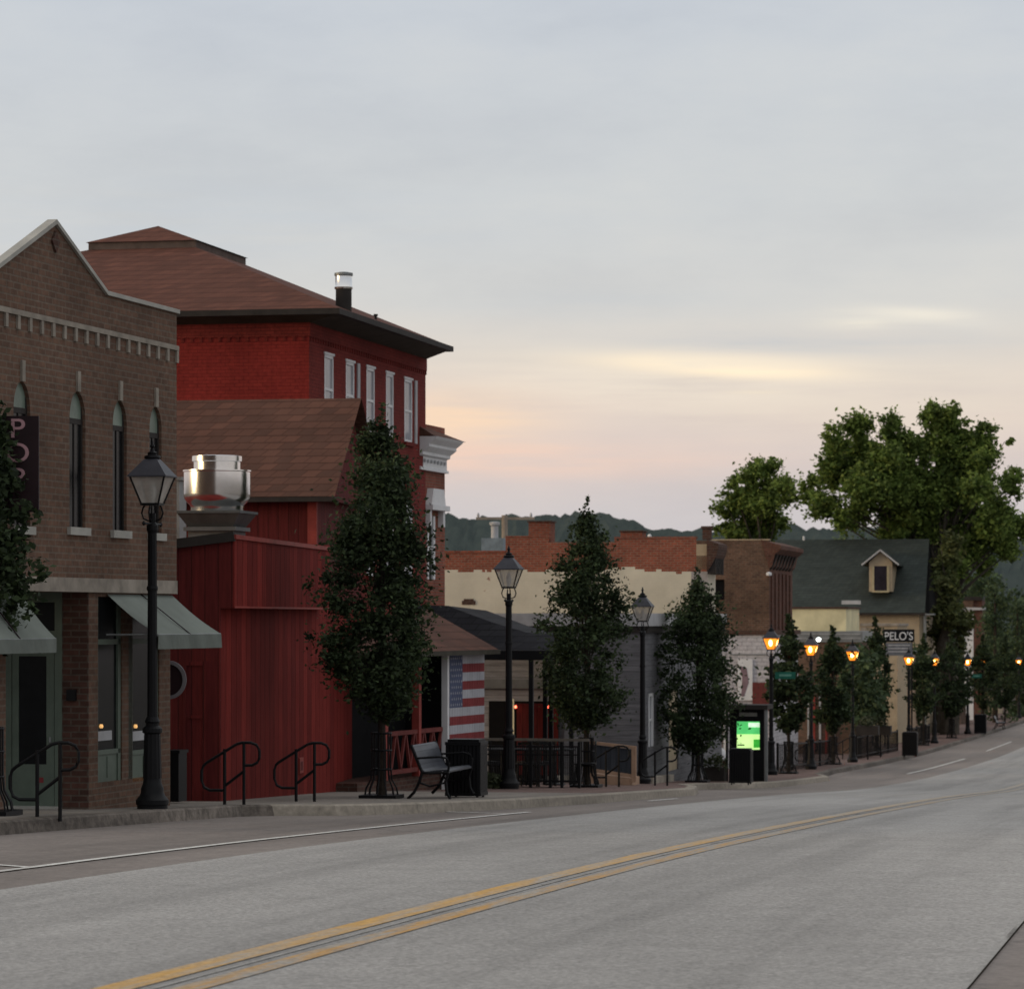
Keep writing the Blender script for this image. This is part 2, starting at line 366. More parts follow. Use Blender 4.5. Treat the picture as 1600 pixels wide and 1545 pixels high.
# ------------------------------------------------------------------ leaves
def leaf_mesh(name, centers, radii, counts, size, rng, mat, parent, flat=.8, soft=False):
    P = []
    for c, r, n in zip(centers, radii, counts):
        d = rng.normal(size=(n, 3)); d /= np.linalg.norm(d, axis=1)[:, None]
        rr = r*np.power(rng.random(n), .45)[:, None]
        if soft: rr = r*np.abs(rng.normal(size=n))[:, None]*.72
        P.append(np.array(c)+d*rr*np.array([1, 1, flat]))
    P = np.concatenate(P); n = len(P)
    a = rng.normal(size=(n, 3)); a[:, 2] *= .7; a /= np.linalg.norm(a, axis=1)[:, None]
    b = rng.normal(size=(n, 3)); b -= (a*b).sum(1)[:, None]*a; b /= np.linalg.norm(b, axis=1)[:, None]
    s = (size*(.6+.8*rng.random(n)))[:, None]; nn = np.cross(a, b)
    V = np.stack([P-a*s*.6, P+b*s*.34+nn*s*.10, P+a*s*.6, P-b*s*.34+nn*s*.10], 1).reshape(-1, 3)
    me = bpy.data.meshes.new(name); me.vertices.add(4*n); me.vertices.foreach_set('co', V.astype(np.float32).ravel())
    me.loops.add(4*n); me.loops.foreach_set('vertex_index', np.arange(4*n, dtype=np.int32))
    me.polygons.add(n); me.polygons.foreach_set('loop_start', np.arange(0, 4*n, 4, dtype=np.int32)); me.polygons.foreach_set('loop_total', np.full(n, 4, dtype=np.int32))
    me.update(calc_edges=True); me.validate(); me.materials.append(mat)
    o = bpy.data.objects.new(name, me); C.objects.link(o)
    if parent: o.parent = parent
    return o

# ================================================================== SETTING
def strip(name, Xa, Xb, off, mat, Y0, Y1, step=2.0, face=False, label=None):
    mb = MB(); fa = Xa if callable(Xa) else (lambda Y: Xa); fb = Xb if callable(Xb) else (lambda Y: Xb)
    Y = Y0; rows = []
    while True:
        rows.append([mb.bm.verts.new((Y, fa(Y), -e(Y)+off)), mb.bm.verts.new((Y, fb(Y), -e(Y)+off))])
        if Y >= Y1: break
        Y = min(Y1, Y+(step if Y < 320 else 20))
    for A, B in zip(rows, rows[1:]): mb.bm.faces.new([A[0], B[0], B[1], A[1]])
    o = mb.build(name, mat, rz=S.rz); tag(o, kind='structure'); return o
KP = [(-60,13.15),(46.8,13.15),(47.6,11.9),(49.5,11.35),(54,10.8),(60,10.5),(72,10.5),(78,11.3),(84,12.5),(89,12.7),(92,11.9),(95,11.6),(108,11.5),(113,12.3),(122,12.75),(152,12.6),(900,12.7)]
def kerbX(Y):
    for (a, xa), (b, xb) in zip(KP, KP[1:]):
        if Y <= b: t = (Y-a)/(b-a); return xa+(xb-xa)*t
    return 12.7
M_asph = ground_mat('worn_grey_asphalt', (.322,.310,.296), .36, .35, .82, 1.08, sscale=26)
M_conc = ground_mat('brownish_parking_concrete', (.205,.178,.162), .18, .5, .82, 1.12, sscale=14)
M_walk = ground_mat('pale_sidewalk_concrete', (.23,.205,.18), .15, .7, .75, 1.12, sscale=12, joints=(1.5, 1.5, .02))
M_pave = ground_mat('pinkish_brick_pavers', (.175,.115,.10), .2, .7, .75, 1.15, sscale=12, joints=(.2, .1, .01))
M_kerb = ground_mat('stained_kerb_concrete', (.17,.145,.125), .2, 1.2, .38, 1.25, sscale=10)
M_ker2 = ground_mat('fresh_kerb_concrete', (.30,.265,.22), .15, 1.2, .75, 1.15, sscale=10)
# far terrain, one sheet to the horizon
mb = MB(); ys = [-300,-60,-20]+[i*4 for i in range(-4, 80)]+[340,380,450,550,700,900,1400,2600]; xs = [-2500,-900,-300,-80,0,60,120,300,900,2500]
gr = [[mb.bm.verts.new((y, x, -e(max(y, -20))-.03-(0 if abs(x) < 100 else .5))) for x in xs] for y in ys]
for A, B in zip(gr, gr[1:]):
    for i in range(len(xs)-1): mb.bm.faces.new([A[i], B[i], B[i+1], A[i+1]])
tag(mb.build('ground', M_terr, rz=S.rz), kind='structure')
strip('road', 1.18, 8.98, 0, M_asph, -10, 600)
strip('gutter_pavement', -9, 1.172, -.012, M_conc, -10, 600)
strip('parking_lane', 8.98, lambda Y: kerbX(Y)+.04, -.006, M_conc, -10, 600, step=1)
def kerb(name, Y0, Y1, mat):
    mb = MB(); Y = Y0; prev = None; jn = 0
    while True:
        X = kerbX(Y); z = -e(Y)
        r = [mb.bm.verts.new(p) for p in ((Y, X-.03, z-.02), (Y, X, z+.13), (Y, X+.03, z+.152), (Y, X+.2, z+.154))]
        if prev:
            for i in range(3): mb.bm.faces.new([prev[i], r[i], r[i+1], prev[i+1]])
        prev = r
        if Y >= Y1: break
        Y = min(Y+.5, Y1)
    tag(mb.build(name, mat, rz=S.rz), kind='structure')
kerb('kerb', -10, 47, M_kerb); kerb('kerb', 47, 112, M_ker2); kerb('kerb', 112, 600, M_kerb)
strip('sidewalk', lambda Y: kerbX(Y)+.19, 60, .15, M_walk, -10, 62, step=1)
strip('sidewalk', lambda Y: kerbX(Y)+.19, 60, .15, M_pave, 62, 600, step=1)
strip('sidewalk', -60, -9, .13, M_walk, -10, 600)
M_yel = paint_line('worn_yellow_paint', (.52,.31,.10), (.33,.31,.28), .36, .60)
M_yel2 = paint_line('very_worn_yellow_paint', (.46,.26,.08), (.31,.29,.26), .42, .62, (.35, 4, 1))
M_wl = paint_line('worn_white_paint', (.62,.61,.58), (.24,.22,.2), .25, .45)
M_tar = paint_line('tar_seam', (.13,.12,.11), (.31,.30,.285), .50, .66)
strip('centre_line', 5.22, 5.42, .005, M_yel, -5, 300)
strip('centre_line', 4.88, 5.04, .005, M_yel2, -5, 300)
strip('road_seam', 5.12, 5.15, .004, M_tar, -5, 300)
strip('road_seam', 1.172, 1.20, .004, M_tar, -5, 300)
strip('parking_line', 9.93, 10.03, .004, M_wl, 20, 51.2)
strip('parking_line', 9.98, 10.08, .004, M_wl, 63, 66.5)
strip('parking_line', 10.15, 10.26, .004, M_wl, 122, 152)
strip('parking_line', 10.2, 10.3, .004, M_wl, 168, 190)
# short tee marks of the parking stalls
for Yc in (28.6, 49.8):
    mb = MB(); mb.quad(*[(a, b, -e(a)+.003) for a, b in ((Yc, 10.03), (Yc+.12, 10.03), (Yc+1.1, 11.2), (Yc+.98, 11.2))])
    tag(mb.build('parking_line', M_wl, rz=S.rz), kind='structure')
# storm drain / dark patches at kerb foot are in the kerb material

# hills
def hills(name, D, pts, mat, amp, seed):
    rng = random.Random(seed); mb = MB(); cols = []
    n = 420; x0, x1 = pts[0][0], pts[-1][0]
    for i in range(n+1):
        x = x0+(x1-x0)*i/n
        for (a, ya), (b, yb) in zip(pts, pts[1:]):
            if a <= x <= b: t = (x-a)/(b-a); y = ya+(yb-ya)*t; break
        y += (math.sin(x*.045)*2+math.sin(x*.13+1)*1.6)*amp+rng.uniform(-1, 1)*amp*1.3
        col_ = []
        for k in range(14):
            f = k/13; Dk = D*(1+.35*f); zz = -14+((HZ-y)/FL*D*1.35+14)*math.sin(f*math.pi/2)
            jit = rng.uniform(-1, 1)*D/900*amp if 0 < k else 0
            col_.append(mb.bm.verts.new(((x-CX)/FL*Dk, Dk+rng.uniform(-8, 8), zz+jit)))
        cols.append(col_)
    for A, B in zip(cols, cols[1:]):
        for k in range(13): mb.bm.faces.new([A[k], B[k], B[k+1], A[k+1]])
    tag(mb.build(name, mat), kind='structure')
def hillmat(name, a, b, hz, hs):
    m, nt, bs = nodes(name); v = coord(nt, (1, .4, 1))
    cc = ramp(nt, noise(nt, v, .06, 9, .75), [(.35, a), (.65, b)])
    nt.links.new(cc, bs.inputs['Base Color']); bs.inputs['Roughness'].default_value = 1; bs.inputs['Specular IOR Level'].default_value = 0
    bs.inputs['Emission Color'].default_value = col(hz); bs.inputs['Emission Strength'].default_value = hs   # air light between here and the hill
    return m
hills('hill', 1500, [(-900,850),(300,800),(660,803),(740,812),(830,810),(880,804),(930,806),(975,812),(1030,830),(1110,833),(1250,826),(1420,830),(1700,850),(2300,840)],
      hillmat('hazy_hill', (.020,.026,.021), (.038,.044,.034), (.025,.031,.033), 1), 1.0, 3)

# ------------------------------------------------------------------ SKY
w = bpy.data.worlds.new('World'); sc.world = w; w.use_nodes = True; nt = w.node_tree; bg = nt.nodes['Background']
SUN_AZ, SUN_EL = math.radians(-99), math.radians(5.5)      # azimuth from the view direction, left and slightly behind
tc = nt.nodes.new('ShaderNodeTexCoord'); vec = tc.outputs['Generated']
sp = nt.nodes.new('ShaderNodeSeparateXYZ'); nt.links.new(vec, sp.inputs[0])
def M(op, a, b=None, c=None):
    n = nt.nodes.new('ShaderNodeMath'); n.operation = op
    for i, v in enumerate((a, b, c)):
        if v is None: continue
        if isinstance(v, (int, float)): n.inputs[i].default_value = v
        else: nt.links.new(v, n.inputs[i])
    return n.outputs[0]
# warped elevation so the bands are not ruler straight
mp = nt.nodes.new('ShaderNodeMapping'); mp.inputs['Scale'].default_value = (2.0, 2.0, 9); nt.links.new(vec, mp.inputs['Vector'])
n1 = noise(nt, mp.outputs[0], 1.5, 6, .55)
mp2 = nt.nodes.new('ShaderNodeMapping'); mp2.inputs['Scale'].default_value = (5, 5, 15); mp2.inputs['Rotation'].default_value = (0, .035, 0); nt.links.new(vec, mp2.inputs['Vector'])
n2 = noise(nt, mp2.outputs[0], 2.3, 8, .6)
el = M('ADD', sp.outputs[2], M('MULTIPLY', M('SUBTRACT', n1, .5), .035))
base = ramp(nt, el, [(0, (.58,.55,.58)), (.028, (.64,.60,.61)), (.044, (.72,.63,.60)), (.058, (.79,.67,.60)), (.074, (.76,.69,.625)), (.094, (.69,.685,.67)), (.125, (.645,.665,.68)), (.19, (.595,.64,.705)), (.5, (.74,.76,.79)), (1, (.98,.98,.97))])
warm = M('MULTIPLY', M('SUBTRACT', 1, M('MULTIPLY', M('ABSOLUTE', M('SUBTRACT', sp.outputs[2], .052)), 40)), 1)
clouds = ramp(nt, n2, [(.30, (.93,.935,.95)), (.5, g(1.0)), (.70, (1.06,1.045,1.02))])
cc = mix(nt, base, clouds, 1, 'MULTIPLY')
# bright streaks: soft patches at a few bearings
xr = M('DIVIDE', sp.outputs[0], M('MAXIMUM', sp.outputs[1], .05)); zr = M('DIVIDE', sp.outputs[2], M('MAXIMUM', sp.outputs[1], .05))
mp3 = nt.nodes.new('ShaderNodeMapping'); mp3.inputs['Scale'].default_value = (9, 9, 120); nt.links.new(vec, mp3.inputs['Vector'])
n3 = noise(nt, mp3.outputs[0], 1.6, 5, .6)
def patch(px, py, rx, ry, c, k, lo=.40, hi=.62, tilt=.0):
    global cc
    dx = M('SUBTRACT', xr, (px-CX)/FL); dz = M('ADD', M('SUBTRACT', zr, (HZ-py)/FL), M('MULTIPLY', dx, tilt))
    a = M('DIVIDE', dx, rx/FL); b = M('DIVIDE', dz, ry/FL)
    a = M('MULTIPLY', a, a); b = M('MULTIPLY', b, b)
    f = M('EXPONENT', M('MULTIPLY', M('ADD', a, b), -1))
    f = M('MULTIPLY', f, M('GREATER_THAN', sp.outputs[1], 0))
    th = ramp(nt, n3, [(lo, g(0)), (hi, g(1))])
    cc = mix(nt, cc, c, M('MULTIPLY', M('MULTIPLY', f, th), k))
patch(1105, 566, 165, 18, (1.25,1.02,.70), 1.0, .02, .36, .03)
patch(1175, 580, 130, 11, (1.22,1.0,.70), 1, .05, .38, .05)
patch(1100, 590, 380, 62, (.95,.84,.70), .85, .25, .6)
patch(1345, 507, 60, 8, (1.0,.92,.76), .85, .12, .5, -.03)
patch(1440, 492, 80, 10, (1.0,.92,.78), .85, .12, .5, .06)
patch(1410, 498, 150, 17, (.84,.80,.72), .7, .32, .52, .02)
patch(1180, 613, 40, 3.5, (.92,.80,.64), .7, .2, .45, 0)
patch(700, 655, 140, 40, (1.05,.76,.53), .9, .1, .5)
patch(760, 715, 330, 32, (1.0,.68,.53), .75, .15, .6)
patch(1450, 640, 300, 50, (.83,.73,.62), .5, .2, .6)
patch(300, 350, 500, 60, (.58,.63,.69), .5, .3, .6)
patch(1250, 535, 330, 20, (.58,.60,.63), .75, .25, .55)
patch(950, 480, 260, 26, (.60,.63,.66), .5, .25, .6)
# dimmer dusk sky behind the camera
back = M('ADD', .95, M('MULTIPLY', M('MINIMUM', M('MAXIMUM', M('ADD', M('MULTIPLY', sp.outputs[1], 1.2), M('MULTIPLY', sp.outputs[2], 1.0)), 0), 1), .05))
cm = nt.nodes.new('ShaderNodeCombineColor'); [nt.links.new(back, cm.inputs[i]) for i in range(3)]
cc = mix(nt, cc, cm.outputs[0], 1, 'MULTIPLY')
sky = nt.nodes.new('ShaderNodeTexSky'); sky.sky_type = 'NISHITA'; sky.sun_disc = False; sky.sun_elevation = SUN_EL; sky.sun_rotation = SUN_AZ
skc = mix(nt, sky.outputs[0], g(.10), 1, 'MULTIPLY')
cc = mix(nt, cc, skc, .06)
# the bright break in the clouds low on the left, where the light comes from
sv = nt.nodes.new('ShaderNodeVectorMath'); sv.operation = 'DOT_PRODUCT'; nt.links.new(vec, sv.inputs[0]); sv.inputs[1].default_value = (math.sin(SUN_AZ)*math.cos(SUN_EL), math.cos(SUN_AZ)*math.cos(SUN_EL), math.sin(SUN_EL))
glow = M('MULTIPLY', M('EXPONENT', M('MULTIPLY', M('SUBTRACT', sv.outputs['Value'], 1), 60)), 1)
cc = mix(nt, cc, (11.0,7.2,3.0), glow)
nt.links.new(cc, bg.inputs['Color']); bg.inputs['Strength'].default_value = 1.0
sd = bpy.data.lights.new('sun', 'SUN'); sd.energy = .7; sd.angle = math.radians(10); sd.color = (1,.84,.62)
so = bpy.data.objects.new('sun', sd); C.objects.link(so)
dv = Vector((math.sin(SUN_AZ)*math.cos(SUN_EL), math.cos(SUN_AZ)*math.cos(SUN_EL), math.sin(SUN_EL)))
so.rotation_euler = (-dv).to_track_quat('-Z', 'Y').to_euler()

cam = bpy.data.cameras.new('camera'); co = bpy.data.objects.new('camera', cam); C.objects.link(co); sc.camera = co
co.rotation_euler = (math.pi/2, 0, 0); cam.sensor_fit = 'HORIZONTAL'; cam.sensor_width = 36; cam.lens = 36*FL/1600
cam.shift_y = (HZ-772.5)/1600; cam.clip_start = .5; cam.clip_end = 8000
cam.dof.use_dof = True; cam.dof.focus_distance = 34; cam.dof.aperture_fstop = 6.3
sc.view_settings.view_transform = 'Standard'; sc.view_settings.look = 'None'; sc.view_settings.exposure = 0

def gw(p): return gz(p.x*S.s+p.y*S.c)
# ================================================================== BUILDINGS
# ---- brown brick shop with gable parapet
FB = Frame(270, 47.8, 2150)
B1 = in_frame('brick_shop_building', FB, 'brown brick shop with pointed parapet, narrow arched windows and grey awnings', 'building')
uL = FB.u(-90); uR = FB.u(276); uRl = FB.u(266); ztop = .33; zb = -3.2
wins = []
for px, ya, yt, ysill, hw in ((34,596,641,822,13), (121,612,658,824,12.5), (187,626,669,829,11), (243,636,680,833,9.5)):
    a, b = FB.u(px-hw), FB.u(px+hw); za = FB.z((a+b)/2, 0, ya); zt = FB.z((a+b)/2, 0, yt); zs = FB.z((a+b)/2, 0, ysill)
    wins.append((a, b, zs, za, zt))
mb = MB(); zpar = FB.uz(276, 489)[1]
zlow = 3.45
mb.wall(uL, uR, .49, zlow, [(a, b, zs, za) for a, b, zs, za, zt in wins], depth=.07)
pk = FB.uz(85, 349); sh = FB.uz(165, 460); l0 = FB.uz(-90, 484)
mb.bm.faces.new([mb.bm.verts.new((a, 0, z_)) for a, z_ in ((uL, zlow), (uR, zlow), (uR, zpar), sh, pk, (uL, l0[1]))])
mb.quad((uR, 0, .49), (uR, 9, .49), (uR, 9, zpar), (uR, 0, zpar))      # flank
for a, b, zs, za, zt in wins:                                         # fill the corners above the arches
    r = (b-a)/2; c = (a+b)/2; rz = r*1.35
    for sgn in (-1, 1):
        pts = [(c+sgn*r*math.sin(t), za-rz+rz*math.cos(t)) for t in [i*math.pi/16 for i in range(9)]]
        poly = [(c, za)]+pts+[(c+sgn*r, za)]
        poly = [pts[i] for i in range(9)]+[(c+sgn*r, za+.001)]
        if sgn < 0: poly = poly[::-1]
        mb.prism_y(poly, -.001, .065)
mb.keep = True
mb.build('wall', M_brick, B1)
mb = MB()
dp = .09
for (a, za_), (b, zb_), t in ((l0, pk, .05), (pk, sh, .045), (sh, (uR+.03, zpar), .045)):
    mb.hexa([(a, -.04, za_-.01), (a, dp, za_-.01), (a, dp, za_+t), (a, -.04, za_+t)], [(b, -.04, zb_-.01), (b, dp, zb_-.01), (b, dp, zb_+t), (b, -.04, zb_+t)])
mb.build('coping', M_coping, B1)
zc = FB.uz(277, 545)[1]; mb = MB(); mb.box(uL, uR+.01, -.035, 0, zc-.03, zc+.035); x = uR-.02
while x > uL: mb.box(x-.045, x+.035, -.03, 0, zc-.20, zc-.03); x -= .385
mb.build('dentil_course', M_stone, B1)
mb = MB(); mb.box(uL, FB.u(270), -.07, .0, ztop, .51); mb.build('stone_band', M_stone, B1, bevel=.01)
lv = FB.uz(85, 378); mb = MB(); mb.prism_y([(lv[0]-.13, lv[1]), (lv[0], lv[1]-.14), (lv[0]+.13, lv[1]), (lv[0], lv[1]+.14)], -.03, 0); mb.build('attic_vent', M_brickd, B1)
for a, b, zs, za, zt in wins:
    c = (a+b)/2
    f = MB(); f.box(a, b, .04, .065, zt-.035, zt+.035); f.box(a, a+.04, .04, .065, zs, za); f.box(b-.04, b, .04, .065, zs, za); f.box(c-.012, c+.012, .045, .06, zs, zt)
    wf = f.build('window', M_fascia, B1)
    MB().box(a+.04, b-.04, .056, .066, zs, zt-.035).build('pane', M_glass, wf); MB().box(a+.04, b-.04, .05, .066, zt+.035, za).build('transom', M_greenl, wf)
    MB().box(a-.08, b+.08, -.05, .06, zs-.10, zs).build('sill', M_coping, wf, bevel=.01)
    MB().box(c-.05, c+.05, -.03, 0, za+.0, za+.26).build('keystone', M_stone, wf)
# ground floor
u12, u140, u150, u252 = FB.u(9), FB.u(139), FB.u(154), FB.u(248)
mb = MB(); mb.keep = True
zp = lambda u, py: FB.z(u, 0, py)
gl0, gl1, gr0, gr1 = FB.u(153), FB.u(191), FB.u(207), FB.u(249)
zsill = zp(gl0, 1223); 
mb.wall(u140, uRl, zb, ztop, [(gl0, gl1, zsill, zp(gl0, 932)), (gr0, gr1, zp(gr0, 1222), zp(gr0, 932))], depth=.07)
mb.wall(uL, u12, zb, ztop, [], depth=.1)
mb.quad((uRl, 0, zb), (uRl, 9, zb), (uRl, 9, ztop), (uRl, 0, ztop)); mb.quad((u12, 0, ztop), (u140, 0, ztop), (u140, 2.6, ztop), (u12, 2.6, ztop))
mb.build('ground_floor_wall', M_brick, B1)
mb = MB(); dpt = FB.y(98, u140); mb.box(u140-.02, u140, .001, dpt, zb, ztop); mb.build('entrance_side_wall', M_brickd, B1)
MB().box(gr0-.15, gr0-.003, -.0, .14, zsill, -.2).build('window_mullion', M_green, B1)
for a, b in ((gl0, gl1), (gr0, gr1)):
    zt = zp(a, 932); zm = zp(a, 1176)
    f = MB(); f.box(a, a+.06, .02, .065, zsill, zt); f.box(b-.10, b, .02, .065, zsill, zt); f.box(a, b, .02, .065, zm-.03, zm+.03); f.box(a, b, .02, .065, -.35, -.28)
    wf = f.build('display_window', M_green, B1)
    MB().box(a+.06, b-.10, .05, .068, zm+.03, zt).build('pane', M_glass, wf)
    p = MB(); p.box(a+.06, b-.10, .04, .068, zsill, zm-.03); mid = (a+b)/2; p.box(mid-.02, mid+.01, .03, .04, zsill+.05, zm-.06); p.build('lower_panel', M_green, wf, bevel=.01)
    MB().box(a+.12, b-.28, .04, .049, zp(a, 1158), zp(a, 1143)).build('window_card', M_offw, wf)
    MB().lathe([(.02, 0), (.03, .02), (.02, .05)], 8).build('shelf_light', M_warmlit, wf, loc=(a+.2, .03, zp(a, 1138)))
# angled entrance door
P1 = FB.at(u140, dpt); P2 = W(8, HZ, 45.0); dvv = P2-P1; L = dvv.length; ang = math.atan2(dvv.y, dvv.x)-FB.rz
inv = Matrix.Translation(FB.O) @ Matrix.Rotation(FB.rz, 4, 'Z'); lp = inv.inverted() @ P1
def zz(py, D=45.6): return (HZ-py)/FL*D
f = MB(); f.box(0, .10, -.03, .03, zz(1256), ztop); f.box(L-.10, L+.3, -.03, .03, zz(1256), ztop); f.box(.1, L-.1, -.03, .03, zz(1017), zz(985)); f.box(.1, L-.1, -.03, .03, .2, ztop)
df = f.build('door_frame', M_green, B1, loc=lp, rz=ang)
MB().box(.1, L-.1, -.01, .01, zz(985), .2).build('transom_window', M_glass, df)
f = MB(); f.box(.11, .22, -.02, .02, zz(1254), zz(1018)); f.box(L-.2, L-.11, -.02, .02, zz(1254), zz(1018)); f.box(.22, L-.2, -.02, .02, zz(1254), zz(1190)); f.box(.22, L-.2, -.02, .02, zz(1024), zz(1018))
dd = f.build('door', M_green, B1, loc=lp, rz=ang)
MB().box(.22, L-.2, -.006, .006, zz(1190), zz(1024)).build('pane', M_glass, dd)
MB().box(.15, .17, .02, .05, zz(1156), zz(1148)).build('handle', M_steeld, dd)
MB().box(L-.55, L-.48, .02, .026, zz(1218), zz(1210)).build('red_sticker', M_fred, dd)
MB().box(0, L, .02, .2, zz(1262), zz(1254)).build('threshold', M_coping, dd)
MB().box(-.06, -.02, dpt*.45, dpt*.8, zz(1092), zz(1075)).build('mailbox', M_black, B1, loc=(u140, 0, 0))
# dark room behind the entrance
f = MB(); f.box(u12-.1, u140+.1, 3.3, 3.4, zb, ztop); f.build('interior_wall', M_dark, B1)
def awning(u0, u1, zt, zf, proj, val, name='awning'):
    m = MB(); v = [(u0, -.01, zt), (u1, -.01, zt), (u1, -proj, zf), (u0, -proj, zf)]
    nseg = 10; 
    for k in range(nseg):
        a = k/nseg; b = (k+1)/nseg; sag = lambda t: -.035*math.sin(math.pi*t)
        p = lambda u, t: (u, -.01-(proj-.01)*t, zt+(zf-zt)*t+sag(t))
        m.quad(p(u0, a), p(u1, a), p(u1, b), p(u0, b))
    aw = m.build(name, M_awn, B1, smooth=True)
    m = MB(); n = 18
    for k in range(n):
        a = u0+(u1-u0)*k/n; b = u0+(u1-u0)*(k+1)/n; w_ = lambda u: .012*math.sin(u*9)
        m.quad((a, -proj-.004, zf), (b, -proj-.004, zf), (b, -proj-.01+w_(b), zf-val), (a, -proj-.01+w_(a), zf-val))
    m.build('valance', M_awnd, aw)
    m = MB(); mid = (u0+u1)/2; m.bar((mid, -.02, zt+.006), (mid, -proj, zf+.004), .02, .012); m.build('seam', M_maroon, aw)
    m = MB(); [m.tube([(u, 0, zf), (u, -proj, zf)], .012) for u in (u0+.01, u1-.01)]; m.tube([(u0, -proj+.01, zf-.005), (u1, -proj+.01, zf-.005)], .014); m.build('rod', M_steeld, aw)
a0, a1 = FB.u(166), FB.u(268)
awning(a0, a1, .31, zp(a1, 990), .72, .19); awning(FB.u(-85), FB.u(33), .28, zp(FB.u(33), 995)-.02, .46, .17)
# blade sign hidden partly by the tree
SG = thing('blade_sign', W(30, HZ, 41.6), 0, 'tall dark maroon sign board with pink vertical letters on brick front', 'sign')
def zs_(py): return (HZ-py)/FL*41.6
hw = 31/FL*41.6
MB().box(-hw-.1, hw, -.03, .03, zs_(800), zs_(650)).build('board', M_maroon, SG, bevel=.006)
f = MB(); [MB().bar((-hw-.05, 0, zs_(a_)), (-hw-.45, .12, zs_(a_)), .03).build('bracket', M_black, SG) for a_ in (660, 790)]
for i, (chh, py) in enumerate((('P', 684), ('O', 722), ('P', 761))): text_mesh('letter', chh, .33, M_pink, SG, (-.02, -.036, zs_(py)), (math.pi/2, 0, 0), sx=1.15)
# round ring sign at the corner
RS = thing('round_sign', W(264, 1062, 48.6), 0, 'round sign with pale ring beside the corner of the brown brick shop', 'sign')
m = MB(); pts = [(.22*math.cos(t), 0, .245*math.sin(t)) for t in [i*math.pi/18 for i in range(37)]]
for a, b in zip(pts, pts[1:]): m.bar(a, b, .05, .075, up=(0, 1, 0))
m.build('ring', plain('dull_grey_ring', (.16,.15,.16), .6), RS); m = MB(); m.hexa([(x*.95, -.01, z*.95) for x, y, z in pts[:-1]], [(x*.95, .01, z*.95) for x, y, z in pts[:-1]]); m.build('face', M_maroon, RS)
MB().bar((-.3, .05, 0), (0, .02, 0), .03).build('bracket', M_black, RS)
# dark cabinet
p = W(276, 0, 49.2); gzz = gw(p)
CB = thing('utility_cabinet', (p.x, p.y, gzz), S.rz, 'narrow dark cabinet between brick shop and red wooden annex', 'cabinet')
MB().box(-.2, .2, -.09, .09, .03, .72).build('body', M_black, CB, bevel=.01); MB().box(-.22, .22, -.11, .11, .72, .76).build('lid', M_black, CB)

# ---- red wooden annex with exhaust fan
FS = Frame(345, 51, 1350)
B2 = in_frame('red_wooden_annex', FS, 'dark red plank annex with boxed upper wall, roof fan on top', 'building')
z = lambda u, y, py: FS.z(u, y, py)
ue = FS.u(565); zmid = z(0, 0, 950); zg = -3.6
m = MB(); m.box(0, ue, 0, 6, zg, z(ue, 0, 960)+.2); m.build('wall', M_redw, B2)
m = MB(); yv = -.21; u1 = FS.u(515, yv); m.hexa([(-.02, yv, zmid), (u1, yv, zmid), (u1, 5, zmid), (-.02, 5, zmid)], [(-.02, yv, z(0, yv, 842)), (u1, yv, z(u1, yv, 852)), (u1, 5, z(u1, yv, 852)), (-.02, 5, z(0, yv, 842)-.5)]); m.build('upper_wall', M_redw, B2)
m = MB(); m.box(-.05, u1+.05, yv-.03, yv+.12, z(0, yv, 842)-.0, z(0, yv, 835)); m.box(-.05, u1, yv-.012, yv, zmid-.0, zmid+.03); m.build('trim', M_redt, B2)
m = MB(); m.bar((-.03, yv, z(0, yv, 838)), (-.03, 1.2, z(0, 0, 856)), .1, .14); m.build('roof_edge', M_fascia, B2)
yl = FS.y(264, -.02); m = MB(); m.hexa([(-.05, yv, zg), (-.05, yl+1.2, zg), (-.022, yl+1.2, zg), (-.022, yv, zg)], [(-.05, yv, z(0, 0, 842)), (-.05, yl+1.2, z(0, 0, 862)), (-.022, yl+1.2, z(0, 0, 862)), (-.022, yv, z(0, 0, 842))])
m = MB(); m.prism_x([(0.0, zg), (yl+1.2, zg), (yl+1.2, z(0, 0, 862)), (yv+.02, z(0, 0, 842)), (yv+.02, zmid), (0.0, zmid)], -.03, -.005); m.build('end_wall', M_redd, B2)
y0, y1 = FS.y(322, -.03), FS.y(286, -.03); m = MB(); zt_, zb_ = z(0, .3, 1033), z(0, .3, 1252)
m.box(-.05, -.03, y0, y0+.05, zb_, zt_); m.box(-.05, -.03, y1-.05, y1, zb_, zt_); m.box(-.05, -.03, y0+.05, y1-.05, zt_-.06, zt_); m.box(-.045, -.03, y0+.05, y1-.05, z(0, .3, 1122), z(0, .3, 1117)); m.build('side_door', M_redd, B2)
o0 = FS.u(466); MB().box(o0, o0+.38, -.03, 0, z(o0, 0, 1208), z(o0, 0, 1184)).build('outlet_cover', M_redt, B2); MB().box(o0+.08, o0+.28, -.035, -.03, z(o0, 0, 1204), z(o0, 0, 1190)).build('outlet_opening', M_redd, B2)
